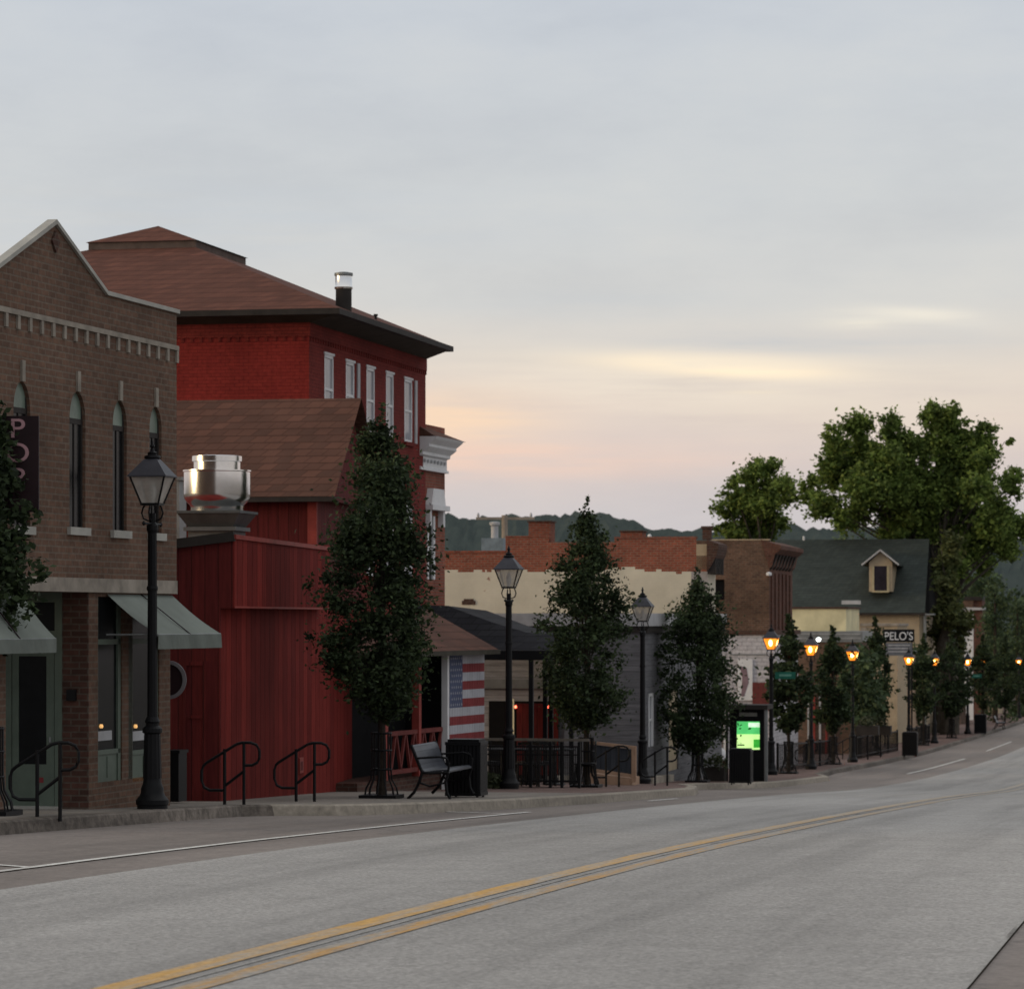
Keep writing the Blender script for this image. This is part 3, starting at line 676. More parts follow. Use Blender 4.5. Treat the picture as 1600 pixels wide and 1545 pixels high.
# roof fan
D = 54.0; pf = W(339, HZ, D)
FN = thing('roof_exhaust_fan', (pf.x, pf.y, (HZ-838)/FL*D), S.rz, 'shiny metal mushroom exhaust fan on roof of red annex', 'exhaust fan')
k = D/FL; q = lambda py: (838-py)*k
m = MB(); m.lathe([(0.30, q(808)), (.41, q(808)), (.41, q(793)), (.425, q(789)), (.47, q(785)), (.51, q(779)), (.52, q(772)), (.52, q(738)), (.535, q(737)), (.535, q(735)), (.36, q(736))], 48); m.build('fan_bowl', M_steel, FN, smooth=True)
m = MB(); m.lathe([(.365, q(737)), (.365, q(722)), (.39, q(721)), (.39, q(713)), (.34, q(712))], 48); m.build('fan_cap', M_steel, FN, smooth=True)
m = MB(); a, b = .50, .36; m.hexa([(-b, -b, q(824)), (b, -b, q(824)), (b, b, q(824)), (-b, b, q(824))], [(-a, -a, q(803)), (a, -a, q(803)), (a, a, q(803)), (-a, a, q(803))]); m.box(-a-.02, a+.02, -a-.02, a+.02, q(803), q(799)); m.build('curb', plain('dark_curb_metal', (.075,.08,.08), .6), FN)
m = MB(); m.box(-.42, .42, -.42, .42, q(830), q(824)); m.box(-.36, .36, -.36, .36, q(855), q(830)); m.build('base', plain('mid_curb_metal', (.12,.125,.125), .6), FN)
# fan duct box peeking from behind the shop corner
p = W(281, 0, 56.5); DB = thing('duct_box', (p.x, p.y, 0), S.rz, 'grey square metal duct standing left of the roof fan', 'duct')
dz = lambda py: (HZ-py)/FL*56.5
MB().box(-.2, .2, -.05, .30, dz(870), dz(751)).build('duct', M_steeld, DB); MB().box(-.23, .23, -.1, .35, dz(751), dz(746)).build('cap', M_steeld, DB)

# ---- three storey red hotel
FH = Frame(483, 74.9, 1950)
B3 = in_frame('red_hotel_building', FH, 'three storey red painted brick hotel under brown hipped roof', 'building')
uh = FH.u(665); zt = FH.z(0, 0, 489); dep = 12
hw_ = []
for px, w_, yt, yb in ((514,14,555,650), (547,13,566,660), (579,12.5,575,672), (609,11.5,584,686), (638,12,593,695)):
    a, b = FH.u(px-w_/2), FH.u(px+w_/2); zz1 = FH.z((a+b)/2, 0, yt); hw_.append((a, b, zz1-1.52, zz1))
m = MB(); m.keep = True
low = [(a, b, c-3.3, d-3.1) for a, b, c, d in hw_]
m.wall(0, uh, -5, zt, hw_+low, depth=.05); m.quad((uh, 0, -5), (uh, dep, -5), (uh, dep, zt), (uh, 0, zt)); m.build('wall', M_hotelf, B3)
m = MB(); m.quad((0, 0, -5), (0, dep, -5), (0, dep, zt), (0, 0, zt)); m.keep = True; m.build('side_wall', M_hotel, B3)
# corbelled brick band below the eave
m = MB(); m.box(-.03, uh+.03, -.03, 0, zt-.5, zt-.02); m.box(-.03, 0, 0, dep, zt-.5, zt-.02)
x = .1
while x < uh: m.box(x, x+.07, -.02, 0, zt-.60, zt-.5); x += .21
y = .1
while y < 6: m.box(-.02, 0, y, y+.07, zt-.60, zt-.5); y += .21
m.build('corbel_band', M_hotelf, B3)
for i, (a, b, c, d) in enumerate(hw_+low):
    f = MB(); f.box(a, a+.07, .0, .045, c, d); f.box(b-.07, b, .0, .045, c, d); f.box(a, b, .0, .045, d-.07, d); f.box(a, b, .0, .045, c, c+.06); f.box(a, b, .005, .04, (c+d)/2-.03, (c+d)/2+.03)
    f.box(a-.05, b+.05, -.02, .05, d, d+.05)
    wf = f.build('window', M_white, B3); MB().box(a+.07, b-.07, .03, .048, c+.06, d-.07).build('pane', M_curt, wf)
    MB().box(a-.06, b+.06, -.07, .05, c-.09, c).build('sill', M_hotelf, wf)
for a, b, c, d in (hw_[1], hw_[4]):       # stone jamb strips beside two windows
    MB().box(b+.22, b+.44, -.03, .0, c, d+.02).build('shutter', M_offw, B3)
C0 = (-.6, -.8); ez = FH.z(-.6, -.8, 481); UR = FH.u(705, -.8); A = 4.6; PL = 4.05; pz = ez+1.88; yin = dep+.8
pu0, pu1, py0, py1 = C0[0]+A, C0[0]+A+PL, C0[1]+A, C0[1]+A+2.6
e_ = [(C0[0], C0[1]), (UR, C0[1]), (UR, yin), (C0[0], yin)]; p_ = [(pu0, py0), (pu1, py0), (pu1, py1), (pu0, py1)]
m = MB()
for i in range(4):
    j = (i+1) % 4; m.quad((*e_[i], ez), (*e_[j], ez), (*p_[j], pz), (*p_[i], pz))
RF = m.build('roof', M_roofr, B3)
m = MB(); m.box(C0[0]-.04, UR+.04, C0[1]-.05, yin, ez-.13, ez-.005); m.build('eave_fascia', M_fascia, B3)
m = MB(); m.hexa([(C0[0]+.1, C0[1]+.1, ez-.13), (UR-.1, C0[1]+.1, ez-.13), (UR-.1, yin-.1, ez-.13), (C0[0]+.1, yin-.1, ez-.13)], [(0, 0, ez-.26), (uh, 0, ez-.26), (uh, dep, ez-.26), (0, dep, ez-.26)]); m.build('soffit', M_soffit, B3)
m = MB(); m.box(pu0, pu1, py0, py1, pz-.25, pz+.16); m.build('deck_curb', plain('weathered_curb', (.10,.075,.065), .9), RF)
ap = ((pu0+.9), (py0+py1)/2-.1); m = MB(); c4 = [(pu0-.05, py0-.05), (pu1+.05, py0-.05), (pu1+.05, py1+.05), (pu0-.05, py1+.05)]
for i in range(4): j = (i+1) % 4; m.bm.faces.new([m.bm.verts.new(q_) for q_ in ((*c4[i], pz+.165), (*c4[j], pz+.165), (ap[0], ap[1], pz+.62))])
m.build('cap_roof', M_roofr, RF)
# flues on the street slope
def on_roof(px, py, out):
    u = FH.u(px, out); return u, FH.z(u, out, py)
fy = C0[1]+.5; fu, fz = on_roof(537, 480, fy)
cp = FH.at(fu, fy); Dq = cp.y; qz = lambda py: (HZ-py)/FL*Dq; kk = Dq/FL
FLU = thing('chimney_flue', (cp.x, cp.y, 0), S.rz, 'dark stovepipe chimney with shiny metal cap on the hotel roof', 'chimney')
m = MB(); m.lathe([(12.5*kk, qz(498)), (12.5*kk, qz(452))], 24); m.build('pipe', M_fascia, FLU, smooth=True)
m = MB(); m.lathe([(14*kk, qz(452)), (14.5*kk, qz(449)), (13*kk, qz(447)), (13*kk, qz(432)), (10*kk, qz(432))], 24); m.build('cap_band', M_steel, FLU, smooth=True)
m = MB(); m.lathe([(14.5*kk, qz(431)), (14.5*kk, qz(427)), (5*kk, qz(425))], 24); m.build('cap_lid', M_steeld, FLU, smooth=True)
cp = FH.at(FH.u(587, fy), fy); qz2 = lambda py: (HZ-py)/FL*cp.y
V2 = thing('roof_vent', (cp.x, cp.y, 0), S.rz, 'tiny dark vent pipe on the hotel roof edge', 'vent'); MB().lathe([(.03, qz2(506)), (.03, qz2(494)), (.05, qz2(494)), (.05, qz2(491)), (.02, qz2(491))], 10).build('pipe', M_fascia, V2)

# ---- gabled annex in front of the hotel
FA = Frame(523, 64.9, 1880)
B4 = in_frame('gabled_red_annex', FA, 'low dark red annex with steep brown shingled roof against the hotel', 'building')
ur = 2.1; ze = FA.z(0, 0, 775); zr = FA.z(ur, 0, 622); W_ = 7.5
m = MB(); m.quad((0, 0, ze), (ur, 0, zr), (ur, W_, zr), (0, W_, ze)); m.quad((2*ur, 0, ze), (2*ur, W_, ze), (ur, W_, zr), (ur, 0, zr)); m.build('roof', M_roofb, B4)
m = MB(); m.box(-.02, .10, 0, W_, ze-.1, ze-.01); m.build('gutter', M_fascia, B4)
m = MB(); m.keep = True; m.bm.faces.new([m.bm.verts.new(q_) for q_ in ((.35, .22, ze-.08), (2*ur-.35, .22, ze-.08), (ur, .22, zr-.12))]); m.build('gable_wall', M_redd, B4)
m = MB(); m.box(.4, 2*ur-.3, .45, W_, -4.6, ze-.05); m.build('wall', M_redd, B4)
m = MB(); m.box(.35, .395, .44, .62, -4.6, ze-.1); m.build('corner_board', M_redt, B4)

# ---- corniced bay next to the hotel
FC = Frame(657, 85.2, 2090)
B5 = in_frame('corniced_brick_building', FC, 'orange brick front with white bracketed cornice and hooded window', 'building')
uc = FC.u(695); zz5 = lambda px, py: FC.uz(px, py)[1]
m = MB(); m.keep = True; wa, wb = FC.u(667), FC.u(678); wt, wbm = zz5(672, 806), zz5(672, 905)
m.wall(-.3, uc, -5, zz5(690, 668), [(wa, wb, wbm, wt)], depth=.06); m.quad((uc, 0, -5), (uc, 8, -5), (uc, 8, zz5(690, 668)), (uc, 0, zz5(690, 668))); m.build('wall', M_orange, B5)
c0, c1 = zz5(694, 740), zz5(694, 690); h = c1-c0
prof = [(0, 0), (-.10, .0), (-.10, .06), (-.05, .10), (-.05, .42), (-.14, .46), (-.14, .55), (-.22, .62), (-.30, .70), (-.30, .78), (-.45, .92), (-.50, 1.0), (0, 1.0)]
m = MB(); m.prism_x([(y, c0+t*h) for y, t in prof], -.3, uc+.02); m.hexa([(uc+.02, 0, c0+t*h) for t in (0, 1)]+[(uc+.02, 3, c0+h), (uc+.02, 3, c0)], [(uc+.05, 0, c0), (uc+.45, 0, c0+h), (uc+.45, 3, c0+h), (uc+.05, 3, c0)])
cor = m.build('cornice', M_white, B5)
m = MB()
for i in range(7): x = .1+i*uc/7.3; m.box(x, x+.09, -.10, -.05, c0+h*.24, c0+h*.34)
m.build('dentils', M_offw, cor)
m = MB(); m.hexa([(-.3, -.45, c1), (uc+.4, -.45, c1), (uc+.4, 3, c1), (-.3, 3, c1)], [(-.3, .1, c1+.35), (uc*.3, .1, c1+.3), (uc*.3, 3, c1+.3), (-.3, 3, c1+.35)]); m.build('roof', M_roofb, B5)
ha, hb = FC.u(663), FC.u(689); z1, z2 = zz5(675, 805), zz5(675, 764)
m = MB(); m.prism_y([(ha+.12, z1+.25), (hb-.12, z1+.25), (hb-.3, z2), (ha+.3, z2)], -.16, 0); m.box(ha, hb+.08, -.22, 0, z1+.12, z1+.25); m.box(ha+.05, ha+.2, -.14, 0, z1-.28, z1+.12); m.box(hb-.3, hb-.12, -.14, 0, z1-.28, z1+.12)
m.build('window_hood', M_white, B5)
f = MB(); f.box(wa, wa+.12, -.02, .055, wbm, wt); f.box(wb-.12, wb+.05, -.02, .055, wbm, wt); f.box(wa, wb, .0, .05, (wbm+wt)/2-.04, (wbm+wt)/2+.04); wf = f.build('window', M_white, B5); MB().box(wa+.12, wb-.12, .03, .058, wbm, wt).build('pane', M_glass, wf)
p = FC.at(uc*.35, 1.0); AN = thing('roof_antenna', (p.x, p.y, 0), S.rz, 'thin antenna mast on roof behind the white cornice', 'antenna')
qz3 = lambda py: (HZ-py)/FL*p.y
m = MB(); m.tube([(0, 0, qz3(690)), (0, 0, qz3(625))], .012, 6); m.tube([(0, 0, qz3(668)), (0, 0, qz3(650))], .035, 6)
for py in (652, 645): m.tube([(-.03, -.06, qz3(py)), (.03, .06, qz3(py))], .01, 5)
m.build('mast', M_steeld, AN)

# ---- red porch with flag panel
FP = Frame(698, 66.5, 2500)
B6 = in_frame('red_porch', FP, 'red timber porch with brown hipped roof beside the hotel', 'porch')
zpz = lambda px, py, y=0: FP.uz(px, py, y)[1]
gu = gw(FP.at(0, 0)); uA, uB = FP.u(585), FP.u(758); zE = zpz(700, 1016)
m = MB(); ex0, ex1, ey0, ey1 = FP.u(588, -.3), FP.u(779, -.3), -.3, 3.2; ax = FP.u(668, 1.3); apz = FP.z(ax, 1.3, 952)
for q_ in (((ex0, ey0), (ex1, ey0)), ((ex1, ey0), (ex1, ey1)), ((ex1, ey1), (ex0, ey1)), ((ex0, ey1), (ex0, ey0))):
    if q_[0][1] == q_[1][1]: m.quad((*q_[0], zE), (*q_[1], zE), (ax+.35, 1.4, apz), (ax-.35, 1.4, apz))
    else:
        s_ = .35 if q_[0][0] > ax else -.35; m.bm.faces.new([m.bm.verts.new(t) for t in ((*q_[0], zE), (*q_[1], zE), (ax+s_, 1.4, apz))])
m.build('roof', M_roofb, B6)
m = MB(); m.box(ex0-.03, ex1+.03, ey0-.03, ey1, zE-.09, zE-.005); m.build('eave', M_soffit, B6)
f0_ = FP.u(702)
m = MB(); m.box(ex0+.2, f0_, .9, 3.0, gu+.3, zE-.1); m.box(f0_, FP.u(757), .10, 3, gu+.3, zE-.1); m.build('dark_back_panel', M_dark, B6)  # near-black panel added to stand in for the shade inside the porch
f0_ = FP.u(702)
m = MB(); m.box(ex0+.1, uB, .1, 3, gu-.3, gu+.33); m.build('base', M_brickd, B6)
for px in (603, 655): u = FP.u(px); MB().box(u-.07, u+.07, -.02, .12, gu+.33, zE-.08).build('post', M_redt, B6)
u = FP.u(696); MB().box(u-.055, u+.055, -.06, .06, gu-.1, zE-.08).build('white_post', M_white, B6)
m = MB(); r0, r1 = FP.u(606), FP.u(692); zr_ = zpz(650, 1142)
m.box(r0, r1, 0, .07, zr_-.05, zr_+.03); m.box(r0, r1, 0, .07, gu+.42, gu+.50); n = 6
for i in range(n):
    a = r0+(r1-r0)*i/n; b = r0+(r1-r0)*(i+1)/n
    m.bar((a+.03, .035, zr_-.05), ((a+b)/2, .035, gu+.5), .05); m.bar((b-.03, .035, zr_-.05), ((a+b)/2, .035, gu+.5), .05)
m.build('railing', plain('dim_red_rail', (.13,.03,.026), .7), B6)
# flag painted on vertical boards
f0, f1 = FP.u(703), FP.u(757); zf1, zf0 = zpz(730, 1023), zpz(730, 1158)
FG = in_frame('flag_panel', FP, 'stars and stripes flag painted on upright boards of the porch', 'flag panel')
MB().box(f0-.02, f1+.01, .03, .06, zf0-.1, zf1+.05).build('board', M_maroon, FG)
hs = (zf1-zf0)/10; split = f0+(f1-f0)*.36
for i in range(10):
    za, zb_ = zf1-hs*(i+1), zf1-hs*i; a = split if i < 6 else f0
    mt = M_fwhite if i % 2 == 0 else M_fred; nb = 9 if i < 6 else 14; mm = MB()
    for k in range(nb): x0_, x1_ = a+(f1-a)*k/nb, a+(f1-a)*(k+1)/nb; mm.box(x0_, x1_-.008, .0, .03, za, zb_-.0)
    mm.build('stripe', mt, FG)
mm = MB()
for k in range(5): x0_, x1_ = f0+(split-f0)*k/5, f0+(split-f0)*(k+1)/5; mm.box(x0_, x1_-.008, .0, .03, zf1-hs*6, zf1)
can = mm.build('canton', M_fblue, FG); mm = MB(); 
for r_ in range(9):
    for c_ in range(6 if r_ % 2 == 0 else 5):
        cx = f0+(split-f0)*(c_+(.5 if r_ % 2 == 0 else 1))/6; cz = zf1-hs*6*(r_+.5)/9; pts = []
        for t in range(10): rr_ = .03 if t % 2 == 0 else .013; pts.append((cx+rr_*math.sin(t*math.pi/5), cz+rr_*math.cos(t*math.pi/5)))
        mm.prism_y(pts, -.004, 0)
mm.build('stars', M_fwhite, can)

# ---- grey clapboard house with black pavilion roof
FG2 = Frame(1006, 90.0, 1880)
B7 = in_frame('grey_clapboard_house', FG2, 'grey clapboard house with pale flat roof trim behind the patio', 'building')
gz7 = gw(FG2.at(0, 0)); zR = FG2.z(0, 0, 985); yL = FG2.y(700)
wy = [(FG2.y(876), FG2.y(762))]
m = MB(); m.keep = True
m.quad((0, 0, gz7-.5), (0, FG2.y(882), gz7-.5), (0, FG2.y(882), zR), (0, 0, zR)); ul = FG2.u(1128)
m.wall(0, ul, gz7-.8, zR, [(FG2.u(1013), FG2.u(1020), gz7+.9, gz7+2.3), (FG2.u(1045), FG2.u(1060), gz7+.1, gz7+2.3), (FG2.u(1080), FG2.u(1100), gz7+.5, gz7+2.3)], depth=.06); m.build('wall', M_clap, B7)
for a, b, c, d in ((FG2.u(1013), FG2.u(1020), gz7+.9, gz7+2.3), (FG2.u(1080), FG2.u(1100), gz7+.5, gz7+2.3)):
    f = MB(); f.box(a, a+.1, -.02, .05, c, d); f.box(b-.1, b, -.02, .05, c, d); f.box(a, b, -.02, .05, d-.08, d); f.box(a, b, 0, .05, (c+d)/2-.03, (c+d)/2+.03); wf = f.build('window', M_white, B7); MB().box(a+.1, b-.1, .03, .055, c, d-.08).build('pane', M_curt, wf)
a, b = FG2.u(1045), FG2.u(1060); MB().box(a, b, .04, .07, gz7, gz7+2.3).build('door', M_tan, B7)
z1_, z2_ = FG2.z(0, 0, 958), FG2.z(0, 0, 978)
m = MB(); m.box(-.1, ul, -.15, yL, z2_, z1_); m.build('roof_trim', M_offw, B7); m = MB(); m.box(-.06, ul, -.1, yL, zR-.05, z2_); m.build('eave', M_fascia, B7)
# lit bar front in the recess
ya_, yb_ = FG2.y(876), FG2.y(690)
m = MB(); m.quad((1.8, ya_, gz7-.5), (1.8, yb_, gz7-.5), (1.8, yb_, zR), (1.8, ya_, zR)); m.keep = True; m.build('recessed_wall', M_wclap, B7)
m = MB(); m.box(1.70, 1.8, FG2.y(872, 1.8), FG2.y(765, 1.8), gz7, FG2.z(1.8, 0, 1096)); m.build('dark_front', M_dark, B7)
m = MB(); m.box(1.60, 1.72, ya_, yb_, FG2.z(1.7, 0, 1076), FG2.z(1.7, 0, 1062)); m.build('grey_beam', M_steeld, B7)
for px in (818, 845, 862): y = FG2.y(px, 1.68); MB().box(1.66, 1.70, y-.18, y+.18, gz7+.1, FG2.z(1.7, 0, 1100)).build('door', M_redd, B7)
for px in (804.5, 855):
    y = FG2.y(px, 1.4); LB = thing('red_wall_lamp', FG2.at(1.5, y, FG2.z(1.5, y, 1104)), FG2.rz, 'small glowing red wall lamp at the %s of the dark bar front' % ('left' if px < 830 else 'right'), 'lamp', 'red lamps on the bar front')
    MB().lathe([(.01, -.04), (.03, -.02), (.03, .02), (.01, .04)], 10).build('bulb', M_redlit, LB); MB().box(.03, .2, -.02, .02, .04, .07).build('bracket', M_black, LB)
y = FG2.y(801, 1.3); TL = thing('tube_light', FG2.at(1.4, y, 0), FG2.rz, 'slim upright yellowish light strip beside the lamp post', 'light'); MB().box(-.02, .02, -.015, .015, FG2.z(1.4, y, 1150), FG2.z(1.4, y, 1092)).build('tube', emis('dim_tube', (.6,.5,.3), .35), TL)
# pavilion
FV = Frame(880, 78, 1880)
B8 = in_frame('patio_pavilion', FV, 'black roofed open patio pavilion on thin black posts', 'pavilion')
gv = gw(FV.at(0, 0)); zE_ = FV.z(0, 0, 1016); y_l = FV.y(640)
m = MB(); rr = [(y_l, 945), (FV.y(690), 946), (FV.y(760), 972), (FV.y(815), 988), (0, 992)]
for (ya, pa), (yb, pb) in zip(rr, rr[1:]):
    m.quad((0, ya, zE_), (0, yb, zE_), (.6, yb, FV.z(.6, 0, pb)), (.6, ya, FV.z(.6, 0, pa))); m.quad((.6, ya, FV.z(.6, 0, pa)), (.6, yb, FV.z(.6, 0, pb)), (5, yb, FV.z(.6, 0, pb)-.1), (5, ya, FV.z(.6, 0, pa)-.1))
m.build('roof', M_roofk, B8)
m = MB(); m.box(-.06, .05, -.1, y_l, zE_-.22, zE_-.003); m.build('fascia', M_black, B8)
m = MB(); m.box(.05, 5, -.1, y_l, zE_-.1, zE_-.05); m.build('ceiling', M_fascia, B8)
for px, uu in ((830, 0), (852, 2.5), (861, 4.6), (893, 0)): yy = FV.y(px, uu); MB().box(uu-.05, uu+.05, yy-.05, yy+.05, gv-.4, zE_-.1).build('post', M_black, B8)

# ---- long brick building with faded cream paint
FL1 = Frame(1106, 106.6, 1880)
B9 = in_frame('cream_painted_brick_building', FL1, 'long brick side wall with peeling cream paint and bare red top', 'building')
zq = lambda py: FL1.z(0, 0, py); yq = lambda px: FL1.y(px)
M_cream.node_tree.nodes  # paint edge height is set in metres above the eye
steps = [(1106, 868), (1088, 868), (1088, 841), (1045, 841), (1045, 842), (960, 840), (960, 846), (858, 846), (858, 838), (790, 838), (790, 861), (640, 862)]
m = MB(); m.keep = True
for (xa, pa), (xb, pb) in zip(steps, steps[1:]):
    if xa == xb: continue
    m.quad((0, yq(xa), -6), (0, yq(xb), -6), (0, yq(xb), zq(pb)), (0, yq(xa), zq(pa))); m.quad((0, yq(xa), zq(pa)), (0, yq(xb), zq(pb)), (.35, yq(xb), zq(pb)), (.35, yq(xa), zq(pa)))
CL = 1.7; m.quad((0, 0, -6), (CL, 0, -6), (CL, 0, zq(868)), (0, 0, zq(868))); m.quad((CL, 0, -6), (CL, yq(640), -6), (CL, yq(640), zq(868)), (CL, 0, zq(868))); m.build('wall', M_cream, B9)
m = MB(); x = 0
m.box(-.02, .33, yq(1088), yq(960), zq(841), zq(838)); m.box(-.02, .33, yq(858), yq(790), zq(838), zq(835.5)); m.box(-.02, .33, yq(790)+.01, yq(650), zq(862), zq(859)); m.build('parapet_cap', M_orange, B9)
for x0_, x1_, top, nm in ((822, 856, 814, 'wide red brick chimney rising from the cream wall building'), (966, 1000, 830, 'low red brick stub on the parapet of the cream wall building'), (838, 852, 824, None)):
    if nm is None: continue
    CH = in_frame('brick_chimney', FL1, nm, 'chimney', 'chimneys on the cream wall building')
    MB().box(.02+.4, 1.2, yq(x1_), yq(x0_), zq(870), zq(top)).build('shaft', M_orange, CH); MB().box(.38, 1.24, yq(x1_)-.04, yq(x0_)+.04, zq(top), zq(top)+.05).build('cap', M_brickd, CH)
# end pier, cornice and grey corner
m = MB(); m.prism_y([(-.0, zq(890)), (.0, zq(850)), (1.6, zq(850)), (1.6, zq(890))], -.02, yq(1088)); m.build('end_pier', M_tan, B9)
m = MB(); prof = [(0, zq(893)), (-.12, zq(886)), (-.3, zq(868)), (-.36, zq(856)), (-.36, zq(850)), (0, zq(843))]
m.prism_x(prof, -.25, CL+.1); cor = m.build('cornice', M_brickd, B9)
for i in range(6): MB().box(-.2+i*.33, -.08+i*.33, -.28, -.02, zq(897), zq(872)).build('bracket', M_fascia, cor)
m = MB(); m.box(-.06, .2, -.1, .16, zq(843), zq(823)); m.box(-.1, .24, -.14, .2, zq(826), zq(822)); m.build('finial', M_brickd, cor)
m = MB(); m.box(-.012, 0, 0.0, yq(1080), -6, zq(893)); m.build('corner_strip', plain('grey_washed_brick', (.30,.28,.27), .9, var=.2), B9)
m = MB(); m.box(-.03, -.0, yq(743), yq(722), zq(944), zq(938)); m.box(-.03, 0, yq(740), yq(725), zq(938), zq(935)); m.build('window_arch', M_brickd, B9)
# rooftop pieces behind the parapet
p = W(773, 0, 112); AC = thing('rooftop_unit', (p.x, p.y, 0), S.rz, 'boxy blue grey ventilation unit behind the brick parapet', 'roof unit')
k9 = lambda py: (HZ-py)/FL*112
MB().box(-.4, .4, -.35, .36, k9(866), k9(841)).build('cabinet', plain('bluegrey_metal', (.16,.20,.23), .5), AC); m = MB(); m.lathe([(.12, k9(841)), (.12, k9(822)), (.17, k9(820)), (.17, k9(816)), (.08, k9(815))], 16); m.build('vent_pipe', M_offw, AC)
p = W(788.5, 0, 118); UP = thing('utility_pole', (p.x, p.y, 0), 0, 'weathered utility pole with long crossarm behind the brick parapet', 'utility pole')
k9 = lambda py: (HZ-py)/FL*118
MB().tube([(0, 0, -6), (0, 0, k9(805))], .11, 10).build('pole', plain('weathered_pole', (.26,.22,.18), .9), UP); m = MB(); m.box(-.98, 1.02, -.06, .06, k9(812), k9(808)); m.build('crossarm', MATS['weathered_pole'], UP)
for x in (-.9, .9): MB().lathe([(.03, k9(808)), (.05, k9(805)), (.02, k9(801))], 8, c=(x, 0)).build('insulator', M_offw, UP)
p = W(1015, 0, 112); VP = thing('roof_vent', (p.x, p.y, 0), 0, 'tiny white roof vent above the parapet near the tall narrow tree', 'vent'); MB().lathe([(.06, (HZ-845)/FL*112), (.06, (HZ-836)/FL*112), (.03, (HZ-834.5)/FL*112)], 10).build('cap', M_white, VP)

# ---- weathered brick block with bracketed cornice
F10 = Frame(1202, 123.4, 1880)
B10 = in_frame('weathered_brick_block', F10, 'weathered brown brick block with heavy bracketed cornice', 'building')
z0_ = lambda py: F10.z(0, 0, py); y0_ = lambda px: F10.y(px)
m = MB(); m.keep = True; ww = (y0_(1132), y0_(1106), z0_(937), z0_(905))
ysg = [0, ww[0], ww[1], y0_(1060)]; zsg = [-7, ww[2], ww[3], z0_(844)]
for i in range(3):
    for j in range(3):
        if i == 1 and j == 1: continue
        m.quad((0, ysg[i], zsg[j]), (0, ysg[i+1], zsg[j]), (0, ysg[i+1], zsg[j+1]), (0, ysg[i], zsg[j+1]))
m.build('side_wall', M_old, B10)
m = MB(); m.quad((.12, ww[0], ww[2]), (.12, ww[1], ww[2]), (.12, ww[1], ww[3]), (.12, ww[0], ww[3])); m.build('dark_window', M_dark, B10)
u10 = F10.u(1238); m = MB(); m.keep = True; m.quad((0, 0, -7), (u10, 0, -7), (u10, 0, z0_(866)), (0, 0, z0_(866))); m.build('street_wall', M_oldr, B10)
m = MB()
for i in range(6): x = .4+i*u10/6.3; m.box(x, x+.18, -.05, 0, z0_(985), z0_(895))
m.build('pilaster', M_oldr, B10)
m = MB(); m.box(-.02, .4, .0, y0_(1110), z0_(844), z0_(842)); m.build('parapet_cap', M_tan, B10)
m = MB(); m.prism_x([(0, z0_(888)), (-.1, z0_(884)), (-.2, z0_(866)), (-.42, z0_(858)), (-.42, z0_(852)), (.3, z0_(843))], -.05, u10); c10 = m.build('cornice', M_oldr, B10)
for i in range(7): x = .1+i*u10/7.5; MB().prism_x([(0, z0_(890)), (-.08, z0_(888)), (-.3, z0_(866)), (0, z0_(866))], x, x+.25).build('bracket', M_fascia, c10)
MB().lathe([(.02, 0), (.1, .03), (.1, .12), (.02, .15)], 10).build('lamp_globe', M_white, B10, loc=(-.1, 0, z0_(900)))
# low white brick shop in front of it
F11 = Frame(1206, 121, 1880)
B11 = in_frame('white_brick_shop', F11, 'low white painted brick shop with brown flashing beside the black kiosk', 'building')
q11 = lambda py: F11.z(0, 0, py)
m = MB(); m.box(0, 8, 0, F11.y(1095), -7, q11(992)); m.build('wall', M_whiteb, B11)
m = MB(); m.box(-.05, 8, -.1, F11.y(1095), q11(992), q11(985)); m.build('parapet_flashing', M_brickd, B11)
m = MB(); m.box(-.03, 0, F11.y(1200), F11.y(1140), q11(1023.5), q11(1022)); m.build('pipe', M_steeld, B11)
P_ = in_frame('wall_poster', F11, 'white framed poster with dark figure on the white brick shop', 'poster')
a, b = F11.y(1176), F11.y(1153); MB().box(-.05, -.0, a, b, q11(1094), q11(1030)).build('board', M_white, P_); m = MB(); m.prism_x([(a+.3, q11(1088)), (b-.12, q11(1088)), (b-.16, q11(1060)), (b-.08, q11(1040)), (a+.2, q11(1044)), (a+.13, q11(1066))], -.06, -.05); m.build('figure', plain('mauve_print', (.20,.14,.16), .6), P_)
m = MB(); m.box(-.06, 0, 0.02, F11.y(1176), q11(1110), q11(1066)); m.build('red_panel', plain('faded_red_panel', (.13,.035,.032), .7), B11)
for px0, px1, mt in ((1106, 1112, M_white), (1113, 1130, plain('dusty_pink', (.26,.2,.19), .8)), (1131, 1135, M_white)): MB().box(-.08, -.01, F11.y(px1), F11.y(px0), -5.6, q11(1118)).build('column', mt, B11)

# ---- green roofed house
F12 = Frame(1445, 196, 1880)
B12 = in_frame('green_roofed_house', F12, 'tan house under broad dark green roof with one dormer', 'building')
q12 = lambda py, u=0: F12.z(u, 0, py); y12 = lambda px, u=0: F12.y(px, u)
rl = 6.5; ze_, zr_ = q12(957), q12(842, rl); yl_ = y12(1190, 0)
yR = F12.y(1452, rl)
m = MB(); m.quad((0, 0, ze_), (0, yl_, ze_), (rl, yl_, zr_), (rl, yR, zr_)); m.quad((2*rl, 0, ze_), (rl, yR, zr_), (rl, yl_, zr_), (2*rl, yl_, ze_)); m.build('roof', M_roofg, B12)
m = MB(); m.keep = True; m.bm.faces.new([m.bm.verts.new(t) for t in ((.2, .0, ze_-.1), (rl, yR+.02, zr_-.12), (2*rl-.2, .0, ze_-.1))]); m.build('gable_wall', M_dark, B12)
m = MB(); m.box(.5, 2*rl-.5, .35, yl_, -9, ze_-.05); m.build('wall', M_tan, B12)
m = MB(); m.box(-.03, .08, -.05, yl_, ze_-.12, ze_-.01); m.build('gutter', M_fascia, B12)
